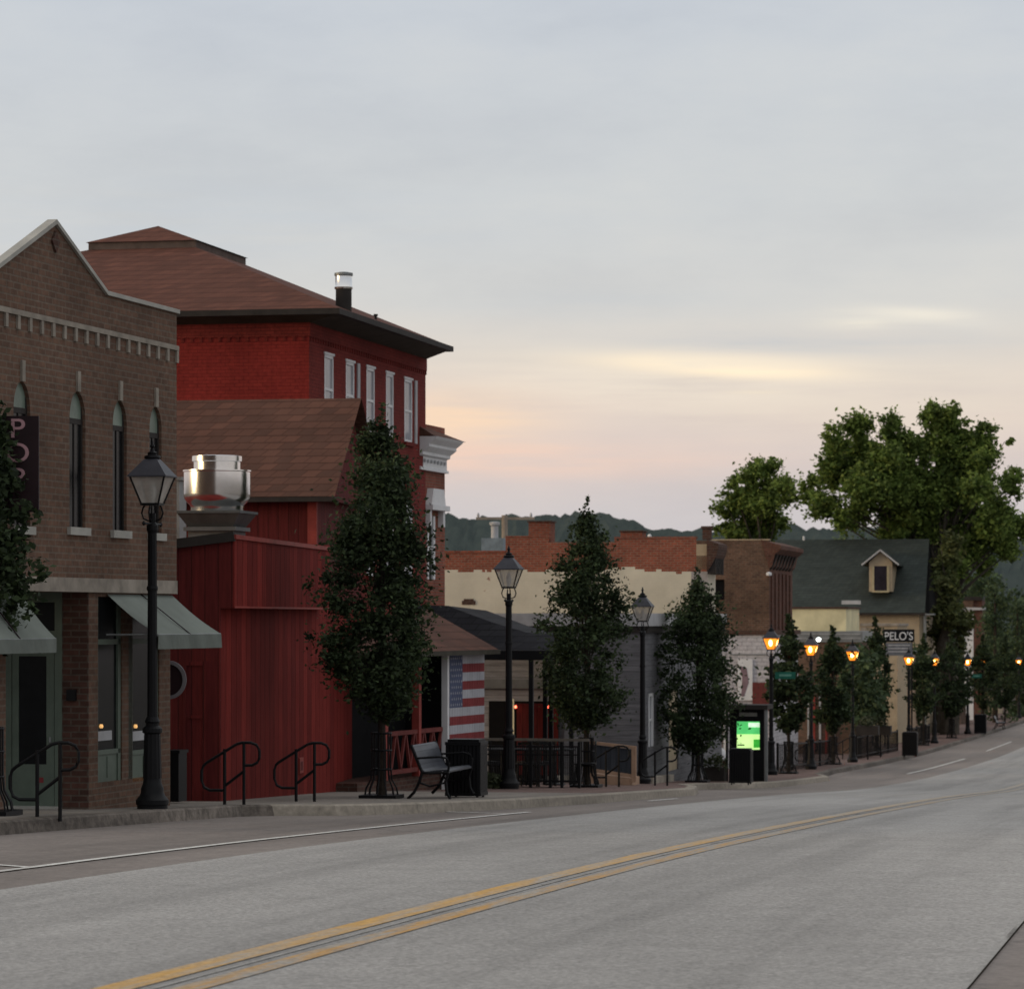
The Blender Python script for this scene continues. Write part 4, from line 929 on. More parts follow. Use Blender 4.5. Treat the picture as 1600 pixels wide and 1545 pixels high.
m = MB(); m.box(-.05, 1.2, -.5, -.02, ze_-.15, ze_-.05); m.box(.3, .45, -.05, .1, -9, ze_-.1); m.build('porch_trim', M_steeld, B12)
# dormer
DU = .9; ya, yb = F12.y(1394, DU), F12.y(1358, DU); zd0, zd1 = q12(924, DU), q12(878, DU); ym = (ya+yb)/2; zpk = q12(860, DU)
m = MB(); m.prism_x([(ya, zd0), (yb, zd0), (yb, zd1), (ym, zpk-.05), (ya, zd1)], DU, DU+3.2); DM = m.build('dormer', M_tan, B12)
m = MB()
for sg in (-1, 1):
    yo = ym+sg*(yb-ym+.38); zo = zd1-.14; m.hexa([(DU-.25, ym, zpk+.05), (DU-.25, yo, zo), (DU-.25, yo, zo-.07), (DU-.25, ym, zpk-.02)], [(DU+4, ym, zpk+.05), (DU+4, yo, zo), (DU+4, yo, zo-.07), (DU+4, ym, zpk-.02)])
m.build('dormer_roof', M_roofg, DM)
m = MB()
for sg in (-1, 1): m.bar((DU-.28, ym, zpk+.03), (DU-.28, ym+sg*(yb-ym+.4), zd1-.16), .05, .09)
m.build('verge', M_offw, DM)
f = MB(); wy0, wy1 = F12.y(1386, DU), F12.y(1366, DU); f.box(DU-.06, DU, wy0-.12, wy0, zd0+.05, q12(884, DU)); f.box(DU-.06, DU, wy1, wy1+.12, zd0+.05, q12(884, DU)); f.box(DU-.08, DU, wy0-.12, wy1+.12, zd0-.05, zd0+.05); f.build('window_trim', plain('yellowish_trim', (.36,.31,.2), .7), DM)
MB().box(DU-.03, DU-.005, wy0, wy1, zd0+.05, q12(884, DU)).build('window', plain('purple_dark_pane', (.02,.017,.024), .15), DM)
for px, py, nm in ((1256, 839, 'tiny white vent on the ridge of the green roof'),): p = F12.at(rl, F12.y(px, rl), F12.z(rl, 0, 842)); VV = thing('roof_vent', p, 0, nm, 'vent'); MB().lathe([(.07, -.1), (.07, .18), (.03, .2)], 8).build('cap', M_white, VV)

# ---- low shop fronts between
def low_shop(name, x0, D, label, px_l, py_t, mt, cap=None, cap_m=None, depth=6):
    F = Frame(x0, D, 1880); B = in_frame(name, F, label, 'building'); q = lambda py: F.z(0, 0, py)
    MB().box(0, depth, 0, F.y(px_l), gw(F.at(0, 0))-1.5, q(py_t)).build('wall', mt, B)
    if cap: MB().box(-.08, depth, -.08, F.y(px_l), q(py_t), q(cap)).build('roof_cap', cap_m, B)
    return F, B, q
F13, B13, q13 = low_shop('yellow_walled_shop', 1322, 155, 'low shop with pale yellow upper wall below the green roof', 1232, 951, M_yell, 948, M_brickd)
MB().box(-.04, 0, F13.y(1345), F13.y(1315), q13(944), q13(938)).build('white_ledge', M_offw, B13)
F14, B14, q14 = low_shop('grey_flat_shop', 1345, 153, 'low shop with grey sheet metal roof edge behind the lit lamps', 1225, 1003, M_old, 986, M_steeld, 5)
m = MB(); 
for py in (990, 997): m.box(-.12, -.08, 0, F14.y(1240), q14(py+1), q14(py))
m.build('metal_seam', M_offw, B14)
u14 = F14.u(1350)
for i, px in enumerate((1262, 1271, 1280, 1290, 1302)): MB().box(-.1, -.001, F14.y(px+3), F14.y(px), -7, q14(1085)).build('column', M_offw if i % 2 == 0 else M_redt, B14)
p = W(1279, 0, 150); BL = thing('security_light', (p.x, p.y, (HZ-999)/FL*150), 0, 'small bright white light on the grey roof edge', 'light'); MB().lathe([(.02, -.09), (.1, -.04), (.1, .04), (.02, .09)], 12).build('bulb', M_white_lit, BL, smooth=True); MB().bar((0, 0, .05), (0, .5, .12), .04).build('bracket', M_black, BL)
F15, B15, q15 = low_shop('tan_corner_shop', 1402, 176, 'tan rendered corner shop with pale stone pilaster', 1344, 978, M_tan, 974, M_stone)
MB().box(-.1, -.001, F15.y(1354), F15.y(1345), -7.5, q15(980)).build('pilaster', M_stone, B15)
F16, B16, q16 = low_shop('peach_wall_shop', 1424, 186, 'low shop with plain peach wall beyond the street trees', 1370, 1020, plain('peach_wall', (.38,.27,.19), .85, var=.2), 1017, M_steeld)
p = W(1404, 0, 168); PS = thing('shop_sign', (p.x, p.y, 0), 0, "black sign board reading PELO'S in white capitals", 'sign')
k16 = lambda py: (HZ-py)/FL*168
MB().box(-.77, .77, -.05, .05, k16(1003), k16(983)).build('board', M_black, PS); text_mesh('lettering', "PELO'S", .55, M_white, PS, (0, -.055, k16(999.5)), (math.pi/2, 0, 0), sx=.86)
MB().box(-.61, .66, -.04, .04, k16(1024), k16(1004)).build('lower_board', plain('grey_board', (.12,.125,.14), .6), PS)
m = MB(); [m.box(-.5, .55, -.05, -.04, k16(py+1.6), k16(py)) for py in (1007, 1012, 1017)]; m.build('faded_rule', M_offw, PS)
for x in (-.65, .65): MB().box(x-.04, x+.04, .05, .12, gw(p), k16(985)).build('post', M_black, PS)
# tall thin end of a far brick block
F17 = Frame(1521, 250, 1880); B17 = in_frame('far_brick_block', F17, 'tall far brick block with white side wall beyond the trees', 'building'); q17 = lambda py: F17.z(0, 0, py)
MB().box(0, 3, 0, F17.y(1507), -9, q17(953)).build('side_wall', M_white, B17)
m = MB(); m.box(.02, 3.5, -.62, -.001, -9, q17(935)); m.build('wall', M_oldr, B17)
MB().box(-.2, 3, -.7, F17.y(1505), q17(953), q17(949)).build('cornice', M_offw, B17); MB().box(-.1, 3, .0, F17.y(1505), q17(949), q17(938)).build('attic', M_old, B17); MB().box(-.15, 3.1, -.65, F17.y(1507), q17(938), q17(932)).build('cap', M_fascia, B17)
m = MB(); [m.box(-.03, 0, F17.y(1519), F17.y(1512), q17(py+3), q17(py)) for py in (978, 983, 989)]; m.build('painted_mark', M_fascia, B17)
# far end shops
for x0_, D_, pl, pt, lab, mt in ((1500, 232, 1440, 1075, 'low dim brown shop front behind the second bench', M_old), (1600, 318, 1545, 1088, 'far low pale shop front at the right edge', M_offw), (1470, 216, 1420, 1085, 'dark low shop front behind the far lamp posts', M_oldr), (1560, 276, 1500, 1080, 'far tan shop front in the gap between trunks', M_tan)):
    low_shop('far_shop_front', x0_, D_, lab, pl, pt, mt, pt-4, M_fascia)
# ================================================================== STREET FURNITURE
def lamp(name, lit):
    r = thing(name, (0,0,0), S.rz, 'x', 'street lamp')
    m = MB(); m.lathe([(.20,-.1),(.20,.05),(.215,.06),(.215,.12),(.17,.17),(.15,.22),(.15,.27),(.125,.33),(.115,.40)], 16); m.build('foot', M_black, r, smooth=True)
    m = MB(); m.lathe([(.115,.40),(.10,.98)], 24, flute=.07); m.lathe([(.10,.98),(.13,1.0),(.13,1.05),(.085,1.09),(.085,1.12),(.10,1.14),(.075,1.2)], 16); m.build('fluted_base', M_black, r)
    m = MB(); m.lathe([(.066,1.18),(.058,3.62)], 20, flute=.05); m.lathe([(.07,2.85),(.075,2.88),(.07,2.91)], 16); m.box(.05,.12,-.03,.03,3.0,3.1); m.build('shaft', M_black, r)
    m = MB(); m.tube([(-.36,0,3.72),(.36,0,3.72)], .016, 8)
    for x in (-.37, .37): m.lathe([(.008,3.69),(.028,3.72),(.008,3.75)], 8, c=(x, 0))
    m.build('ladder_bar', M_black, r)
    m = MB(); m.lathe([(.06,3.6),(.075,3.64),(.075,3.70),(.045,3.74),(.045,3.86)], 16)
    for sx, sy in ((1,0),(-1,0),(0,1),(0,-1)):
        m.tube([(sx*.05,sy*.05,3.76),(sx*.12,sy*.12,3.79),(sx*.145,sy*.145,3.86),(sx*.125,sy*.125,3.93),(sx*.10,sy*.10,3.97)], .012, 6)
    m.build('cradle', M_black, r)
    lo, hi, zl, zh = .115, .235, 3.98, 4.34
    m = MB(); m.box(-lo-.01,lo+.01,-lo-.01,lo+.01,zl-.02,zl+.012); cs = [(-1,-1),(1,-1),(1,1),(-1,1)]
    for i in range(4):
        a, b = cs[i], cs[(i+1)%4]; m.bar((a[0]*lo,a[1]*lo,zl),(a[0]*hi,a[1]*hi,zh),.018); m.bar((a[0]*hi,a[1]*hi,zh),(b[0]*hi,b[1]*hi,zh),.022)
    fr = m.build('lantern_frame', M_black, r)
    m = MB()
    for i in range(4):
        a, b = cs[i], cs[(i+1)%4]; l2, h2 = lo-.005, hi-.008; m.quad((a[0]*l2,a[1]*l2,zl+.012),(b[0]*l2,b[1]*l2,zl+.012),(b[0]*h2,b[1]*h2,zh),(a[0]*h2,a[1]*h2,zh))
    m.build('pane', M_lit if lit else M_lg, fr)
    if lit: MB().lathe([(.02,4.03),(.085,4.09),(.115,4.2),(.085,4.29),(.02,4.33)], 14).build('mantle', M_litb, fr, smooth=True)
    if lit:        # glowing discs set on the panes imitate the mantle's bright centre
        for sx, sy in ((0,-1),(1,0),(0,1),(-1,0)):
            q_ = MB(); c = .186; w2 = .055
            pts = [((w2*math.cos(t)) , 4.19+.10*math.sin(t)) for t in [i*math.pi/6 for i in range(12)]]
            q_.bm.faces.new([q_.bm.verts.new((p[0] if sx == 0 else sx*(c+(p[1]-4.19)*.33), sy*(c+(p[1]-4.19)*.33) if sx == 0 else p[0], p[1])) for p in pts]); q_.build('hot_spot', M_litb, fr)
    else: MB().lathe([(.03,3.99),(.03,4.03),(.045,4.08),(.055,4.15),(.03,4.24),(.012,4.27)], 14).build('mantle', plain('opal_glass', (.6,.6,.58), .3), fr, smooth=True)
    m = MB(); r2, r1 = .26, .085
    for i in range(4):
        a, b = cs[i], cs[(i+1)%4]; m.quad((a[0]*r2,a[1]*r2,4.345),(b[0]*r2,b[1]*r2,4.345),(b[0]*r1,b[1]*r1,4.565),(a[0]*r1,a[1]*r1,4.565))
    m.box(-r2,r2,-r2,r2,4.33,4.347); m.build('lantern_roof', plain('slate_painted_metal', (.05,.05,.06), .45), r)
    m = MB(); m.lathe([(.085,4.56),(.11,4.585),(.10,4.61),(.06,4.62),(.065,4.65),(.03,4.67),(.02,4.71),(.035,4.735),(.02,4.76),(.004,4.82)], 14); m.build('finial', M_black, r, smooth=True)
    return r
LX = 13.46
def lamp_pos(px): Y = hitX(px, LX); return st(Y, LX)
L0 = lamp('street_lamp', False); L1 = lamp('street_lamp', True)
unlit = [(238, 'unlit black lantern street lamp in front of the brown brick shop'), (795, 'unlit black lantern street lamp beside the patio, right of the flag panel'), (1004, 'unlit black lantern street lamp with faint reflection before grey clapboard house')]
for i, (px, lb) in enumerate(unlit):
    if i == 0: L0.location = lamp_pos(px); L0['label'] = lb; L0['group'] = 'unlit lantern street lamps'
    else: dup(L0, lamp_pos(px), S.rz, lb, 'unlit lantern street lamps')
lit = [(1205, 'nearest lit street lamp, amber lantern and green street sign beside black kiosk'), (1267, 'second lit amber street lamp, under the small white security light'), (1332, 'third lit amber street lamp, in front of the tan pilaster'), (1420, "lit amber street lamp standing below the PELO'S sign"), (1460, 'lit amber street lamp half hidden by leaves between two narrow trees'), (1512, 'lit amber street lamp below the tall far brick block'), (1535, 'faint reddish lit street lamp just right of the far brick block'), (1592, 'farthest lit amber street lamp at the right edge')]
for i, (px, lb) in enumerate(lit):
    if i == 0: L1.location = lamp_pos(px); L1['label'] = lb; L1['group'] = 'lit lantern street lamps'
    else: dup(L1, lamp_pos(px), S.rz, lb, 'lit lantern street lamps')
for px, lb, dx, py in ((1205, 'green street name sign mounted on the nearest lit lamp', 22, 1055), (1512, 'small green street name sign beside the far lit lamp', 14, 1056)):
    p = lamp_pos(px); k = p.y/FL; SN = thing('street_name_sign', (p.x, p.y, (HZ-py)*k), 0, lb, 'street sign', 'green street name signs'); w_ = 16*k if px < 1300 else 8*k
    h_ = .11
    MB().box(dx*k-w_, dx*k+w_, -.012, .012, -h_, h_).build('plate', M_sgreen, SN, bevel=.004); MB().box(dx*k-w_*.6, dx*k+w_*.6, -.016, -.012, -.03, .04).build('faded_lettering', plain('pale_green_print', (.10,.24,.19), .5), SN)
    MB().box(0, dx*k-w_, -.01, .01, -.02, .02).build('bracket', M_black, SN)

def handrail():
    r = thing('handrail', (0,0,0), S.rz, 'x', 'handrail'); R = .021
    # local y is across the pavement; the loop nearest the street sits higher
    m = MB(); m.tube([(0,-.14,-.05),(0,-.14,.86)], .024); m.build('post', M_black, r)
    m = MB(); m.tube([(0,.14,-.05),(0,.14,.78)], .024); m.build('post', M_black, r)
    top = [(0,.14,.20),(0,.36,.20),(0,.44,.24),(0,.475,.33),(0,.475,.47),(0,.45,.54),(0,.40,.585),(0,.02,.815),(0,-.04,.85),(0,-.12,.87),(0,-.24,.87),(0,-.32,.84),(0,-.365,.76),(0,-.365,.66),(0,-.33,.59),(0,-.26,.555),(0,-.14,.55)]
    m = MB(); m.tube(top, R); m.build('rail_loop', M_black, r)
    m = MB(); m.tube([(0,.14,.26),(0,-.14,.47)], R); m.build('lower_rail', M_black, r)
    return r
HR = handrail(); hr = [(76, 1276, 'black looped handrail in front of the sage green shop door'), (366, 1257, 'black looped handrail before the left part of the red plank wall'), (477, 1252, 'black looped handrail before the middle of the red plank wall'), (957, 1229, 'black looped handrail beside the lumber ramp'), (1033, 1227, 'black looped handrail right of the third unlit lamp'), (1262, 1197, 'black handrail near second lit lamp base'), (1322, 1186, 'black handrail near third lit lamp base'), (1350, 1180, 'black handrail left of the planter boxes')]
def gpt(px, py):      # point of the sidewalk seen at a pixel
    D = 10
    while D < 600:
        p = W(px, HZ, D); Y = p.x*S.s+p.y*S.c
        if (HZ-py)/FL*D < gz(Y): return Vector((p.x, p.y, gz(Y)))
        D += .1
for i, (px, py, lb) in enumerate(hr):
    p = gpt(px, py); 
    if i == 0: HR.location = p; HR['label'] = lb; HR['group'] = 'looped handrails along the kerb'
    else: dup(HR, p, S.rz, lb, 'looped handrails along the kerb')

def bench():
    r = thing('park_bench', (0,0,0), S.rz, 'x', 'bench'); L = 1.75
    prof = [(-.30,.43),(-.26,.455),(-.18,.45),(-.08,.44),(.02,.425),(.09,.42),(.14,.46),(.18,.54),(.215,.64),(.25,.74),(.285,.82),(.315,.845)]
    for (a, b) in zip(prof[:6], prof[1:7]): pass
    m = MB(); 
    for i in range(6):
        a, b = prof[i], prof[i+1]; m.hexa([(.02,a[0],a[1]-.012),(.02,b[0]*.97+a[0]*.03,b[1]-.012),(.02,b[0]*.97+a[0]*.03,b[1]+.012),(.02,a[0],a[1]+.012)], [(L-.02,a[0],a[1]-.012),(L-.02,b[0]*.97+a[0]*.03,b[1]-.012),(L-.02,b[0]*.97+a[0]*.03,b[1]+.012),(L-.02,a[0],a[1]+.012)])
    m.build('seat', M_bm, r)
    m = MB()
    for i in range(6, 11):
        a, b = prof[i], prof[i+1]; m.hexa([(.02,a[0]-.012,a[1]),(.02,b[0]-.012,b[1]-.004),(.02,b[0]+.012,b[1]-.004),(.02,a[0]+.012,a[1])], [(L-.02,a[0]-.012,a[1]),(L-.02,b[0]-.012,b[1]-.004),(L-.02,b[0]+.012,b[1]-.004),(L-.02,a[0]+.012,a[1])])
    m.build('backrest', M_bm, r)
    for x in (.0, L):
        m = MB(); m.tube([(x,-.33,0),(x,-.27,.10),(x,-.25,.28),(x,-.30,.42)], .026, 6); m.tube([(x,.36,0),(x,.26,.10),(x,.17,.28),(x,.13,.42),(x,.19,.56),(x,.31,.85)], .026, 6); m.tube([(x,-.25,.26),(x,0,.20),(x,.18,.26)], .018, 6); m.tube([(x,-.30,.42),(x,0,.405),(x,.13,.42)], .022, 6)
        m.build('end_frame', M_black, r)
        m = MB(); m.tube([(x,-.29,.43),(x,-.31,.56),(x,-.26,.645),(x,-.15,.665),(x,.05,.65),(x,.22,.64)], .02, 6); m.build('armrest', M_black, r)
    return r
M_bm = plain('dark_blue_grey_slats', (.045,.048,.058), .42)
BN = bench(); p = gpt(672, 1248); BN.location = p; BN['label'] = 'dark metal bench facing the road beside the near litter bin'; BN['group'] = 'street benches'
p = gpt(1560, 1140); dup(BN, p, S.rz, 'far dark bench near the right edge behind the farthest bin', 'street benches')

def bin_():
    r = thing('litter_bin', (0,0,0), S.rz, 'x', 'litter bin'); h, w_ = .88, .27
    m = MB(); m.box(-w_+.03,w_-.03,-w_+.03,w_-.03,.04,h-.08); m.build('liner', M_dark, r)
    m = MB(); n = 9
    for i in range(n):
        a = -w_+2*w_*(i+.5)/n
        for s_ in (-1, 1): m.box(a-.022,a+.022,s_*w_-.008,s_*w_+.008,.06,h-.06); m.box(s_*w_-.008,s_*w_+.008,a-.022,a+.022,.06,h-.06)
    m.build('slatted_side', M_black, r)
    m = MB(); m.box(-w_-.015,w_+.015,-w_-.015,w_+.015,.03,.08); m.build('bottom_rim', M_black, r)
    m = MB(); m.box(-w_-.015,w_+.015,-w_-.015,w_+.015,h-.06,h-.01); m.box(-w_+.02,w_-.02,-w_+.02,w_-.02,h-.01,h+.03); m.build('rim', M_black, r, bevel=.008)
    m = MB(); [m.lathe([(.02,-.02),(.02,.05)], 8, c=(sx*w_*.8, sy*w_*.8)) for sx in (-1,1) for sy in (-1,1)]; m.build('foot', M_black, r)
    return r
BI = bin_(); BI['group'] = 'black slatted litter bins'
for i, (px, py, lb, sc_) in enumerate(((729, 1244, 'large black slatted litter bin at the end of the near bench', 1.05), (1158, 1223, 'black litter bin in front of the kiosk with the green screen', 1.0), (1422, 1180, 'black litter bin below the far lit lamp, stuffed to the rim', 1.15), (1532, 1145, 'farthest black litter bin left of the far bench', 1.25))):
    p = gpt(px, py+1)
    if i == 0: BI.location = p; BI['label'] = lb; BI.scale = (sc_,)*3
    else: dup(BI, p, S.rz, lb, scale=(sc_,)*3)

# kiosk with glowing green screen
FK = Frame(1196, 96, 1880); KK = thing('kiosk', FK.O, FK.rz, 'black advertising kiosk with bright green screen under overhanging top', 'kiosk')
kz = lambda py: FK.z(0, 0, py); ky = lambda px: FK.y(px); gk = gw(FK.O)
m = MB(); y0k, y1k = ky(1194), ky(1140); s0, s1 = ky(1187), ky(1151); m.box(0, .8, y0k, s0, gk-.05, kz(1108)); m.box(0, .8, s1, y1k, gk-.05, kz(1108)); m.box(0, .8, s0, s1, gk-.05, kz(1171)); m.box(0, .8, s0, s1, kz(1127), kz(1108)); m.box(.12, .8, s0, s1, kz(1171), kz(1127)); m.build('cabinet', M_black, KK)
MB().box(-.25, 1.0, ky(1201), ky(1128), kz(1108), kz(1101)).build('canopy', M_fascia, KK, bevel=.01)
MB().box(-.02, 0, ky(1183), ky(1155), kz(1119), kz(1113)).build('sign_strip', plain('dim_strip', (.22,.22,.2), .6), KK)
e_g = emis('screen_green', (.12,.72,.20), .75, (.08,.55,.14), 3); e_y = emis('screen_yellow', (.66,1,.38), .95, (.55,.9,.3), 3); e_w = emis('screen_white', (.75,1,.75), .95); e_d = emis('screen_dark_green', (.05,.5,.05), .7)
MB().box(.06, .10, s0, s1, kz(1171), kz(1127)).build('screen', e_y, KK)
m = MB(); m.box(.05, .058, s0, s1, kz(1147), kz(1127)); m.build('screen_band', e_g, KK); MB().box(.04, .048, ky(1186.5), ky(1169), kz(1136), kz(1129)).build('screen_label', e_w, KK); MB().box(.05, .058, s0, ky(1177), kz(1168), kz(1155)).build('screen_block', e_d, KK)
MB().box(.04, .05, ky(1163), ky(1152), kz(1165), kz(1163)).build('screen_text', M_dark, KK)
for px in (1137, 1199): MB().box(-.2, -.12, ky(px)-.03, ky(px)+.03, gk-.05, kz(1107)).build('post', M_steeld if px > 1150 else M_black, KK)

# patio fence, panel by panel, with planter greenery behind
FE = Frame(905, 70.5, 1880); gf = gw(FE.O)
PF = in_frame('patio_fence', FE, 'black iron patio fence with slim bars between bin and ramp', 'fence')
ya, yb = FE.y(905), FE.y(752); n = 26; zt_ = FE.z(0, 0, 1165)
m = MB(); m.box(-.02, .02, ya, yb, zt_-.03, zt_); m.box(-.015, .015, ya, yb, gf+.12, gf+.16); m.box(-.015, .015, ya, yb, zt_-.20, zt_-.17)
for i in range(n*2+1): y = ya+(yb-ya)*i/(n*2); m.box(-.008, .008, y-.008, y+.008, gf+.1, zt_)
m.build('bars', M_black, PF)
for px in (905, 878, 860, 829, 790, 752): y = FE.y(px); MB().box(-.03, .03, y-.03, y+.03, gf-.1, zt_+.08).build('post', M_black, PF)
m = MB(); m.box(.5, .58, ya-.1, yb+.3, FE.z(.5, 0, 1158), FE.z(.5, 0, 1154)); 
PR = thing('patio_rail', (0,0,0), 0, 'pale narrow ledge along the back of the patio', 'ledge'); PR.location = FE.O; PR.rotation_euler = (0,0,FE.rz); m.build('ledge', plain('dim_ledge', (.12,.105,.09), .8), PR)
rng = random.Random(5)
# patio tables and chairs as dark furniture
def patio_chair():
    r = thing('patio_chair', (0,0,0), 0, 'x', 'chair')
    m = MB(); m.box(-.22,.22,-.22,.22,.43,.46); m.build('seat', M_black, r, bevel=.01)
    m = MB(); m.box(-.22,.22,.20,.225,.86,.92); [m.box(x-.01,x+.01,.205,.22,.46,.88) for x in (-.2,-.1,0,.1,.2)]; m.build('backrest', M_black, r)
    for sx in (-1,1):
        for sy in (-1,1): MB().bar((sx*.19,sy*.19,.43),(sx*.22,sy*.23,0),.03).build('leg', M_black, r)
    return r
def patio_table():
    r = thing('patio_table', (0,0,0), 0, 'x', 'table')
    MB().lathe([(.44,.72),(.45,.735),(.44,.75)], 24).build('table_top', M_black, r); MB().lathe([(.25,0),(.22,.03),(.04,.05),(.035,.72)], 12).build('pedestal', M_black, r); return r
PC = patio_chair(); PT = patio_table(); first = True; pts_t = [(785, 1.0), (822, 1.6), (866, 1.3), (800, 2.9)]
names_t = ['leftmost', 'second', 'rightmost', 'rear']
for i, (px, uu) in enumerate(pts_t):
    base = FE.at(uu, FE.y(px, uu)); base.z = gw(base)+.05; lb = 'round black patio table, %s behind the iron fence' % names_t[i]
    if i == 0: PT.location = base; PT['label'] = lb; PT['group'] = 'patio tables'
    else: dup(PT, base, 0, lb, 'patio tables')
    for k in range(3):
        a = k*2.1+i; q_ = base+Vector((math.cos(a)*.65, math.sin(a)*.65, 0)); rz = a-math.pi/2; lb = 'black slatted patio chair around the tables behind the iron fence'
        if first: PC.location = q_; PC.rotation_euler = (0,0,rz); PC['label'] = lb; PC['group'] = 'patio chairs'; first = False
        else: dup(PC, q_, rz, lb, 'patio chairs')

# lumber ramp
FR = Frame(995, 79, 1880); RA = in_frame('wheelchair_ramp', FR, 'raw lumber wheelchair ramp rail with dark infill boards', 'ramp')
rz_ = lambda py: FR.z(0, 0, py); y0r, y1r = FR.y(994), FR.y(922)
MB().box(-.06, .06, y0r, y0r+.10, rz_(1222), rz_(1166)).build('post', M_wood, RA)
m = MB(); m.bar((0, y0r, rz_(1168)), (0, y1r, rz_(1160)), .09, .07); m.bar((0, y0r+.1, rz_(1212)), (0, y1r, rz_(1203)), .06, .08); m.build('rail', M_wood, RA)
m = MB(); m.hexa([(.0, y0r+.1, rz_(1211)), (.0, y1r, rz_(1203)), (.0, y1r, rz_(1163)), (.0, y0r+.1, rz_(1171))], [(.03, y0r+.1, rz_(1211)), (.03, y1r, rz_(1203)), (.03, y1r, rz_(1163)), (.03, y0r+.1, rz_(1171))]); m.build('infill_boards', planks('dark_grey_boards', (.05,.055,.065), (.04,.045,.055), w=.12), RA)
m = MB(); m.hexa([(-.02, y0r+.1, rz_(1228)), (-.02, y1r, rz_(1224)), (-.02, y1r, rz_(1208)), (-.02, y0r+.1, rz_(1216))], [(1.1, y0r+.1, rz_(1228)), (1.1, y1r, rz_(1224)), (1.1, y1r, rz_(1208)), (1.1, y0r+.1, rz_(1216))]); m.build('deck', M_wood, RA)

# low garden kerbs beside the rails
for (xa, ya_, xb, yb_, lb) in ((1012, 1222, 1072, 1208, 'low pale stone edging beside grey house planting'), (860, 1221, 905, 1212, 'low pale stone edging in front of the patio fence')):
    a, b = gpt(xa, ya_+2), gpt(xb, yb_+6); ED = thing('stone_edging', a, 0, lb, 'edging'); d = b-a; MB().bar((0,0,.06), (d.x, d.y, d.z+.06), .25, .2).build('edging', M_ker2, ED, bevel=.02)

# railing of upper pavement in the distance
FD = Frame(1345, 118, 1880)
def far_fence(x0, x1, pyt, D0, lb):
    F = Frame(x0, HY*13.9/(1880-x0), 1880); r = in_frame('iron_railing', F, lb, 'railing'); u1 = F.u(x1); g0, g1 = gw(F.at(0,0)), gw(F.at(u1,0))
    m = MB(); n = int(u1/.35); m.bar((0,0,g0+.9),(u1,0,g1+.9),.05); m.bar((0,0,g0+.15),(u1,0,g1+.15),.04)
    for i in range(n+1): t = i/n; m.box(u1*t-.012,u1*t+.012,-.012,.012,g0+(g1-g0)*t,g0+(g1-g0)*t+.9)
    m.build('bars', M_black, r)
    for i in range(5): t = i/4; MB().box(u1*t-.04,u1*t+.04,-.04,.04,g0+(g1-g0)*t-.1,g0+(g1-g0)*t+.98).build('post', M_black, r)
far_fence(1215, 1300, 0, 0, 'black iron railing between the second and third lit lamps')
far_fence(1338, 1402, 0, 0, 'black iron railing under the dark planter boxes')
far_fence(1425, 1452, 0, 0, 'short black iron railing behind the third litter bin')

# planters (dark boxes with plants) on the railing
def leafy(name, c, r, n, size, mat, parent, seed): return leaf_mesh(name, [c], [r], [n], size, np.random.default_rng(seed), mat, parent)
for i, (px, py, D, w_, lb) in enumerate(((1356, 1141, 141, .45, 'dark planter box with shrubs left of two on far railing'), (1376, 1141, 146, .45, 'dark planter box with shrubs right of two on far railing'), (1118, 1210, 95.5, .28, 'small dark planter left of the kiosk'))):
    p = W(px, py, D); PB = thing('planter_box', p, S.rz, lb, 'planter', 'dark planter boxes'); MB().box(-.3, .3, -w_, w_, -.18, .2).build('box', M_fascia, PB, bevel=.02); leafy('plant', (0, 0, .3), .38, 260, .1, M_shrub, PB, 40+i)
    MB().box(-.03, .03, -.03, .03, gw(p)-p.z-.05, -.18).build('stand', M_black, PB)
# fire-hydrant like white pot right of the third tree
p = gpt(1125, 1212); HP = thing('white_pot', p, 0, 'small white rounded pot on a red brick base left of the kiosk', 'pot'); m = MB(); m.lathe([(.10,.45),(.17,.5),(.2,.62),(.16,.78),(.08,.86),(.05,.9)], 16); m.build('pot', M_white, HP, smooth=True); MB().box(-.2,.2,-.2,.2,0,.45).build('base', M_oldr, HP)

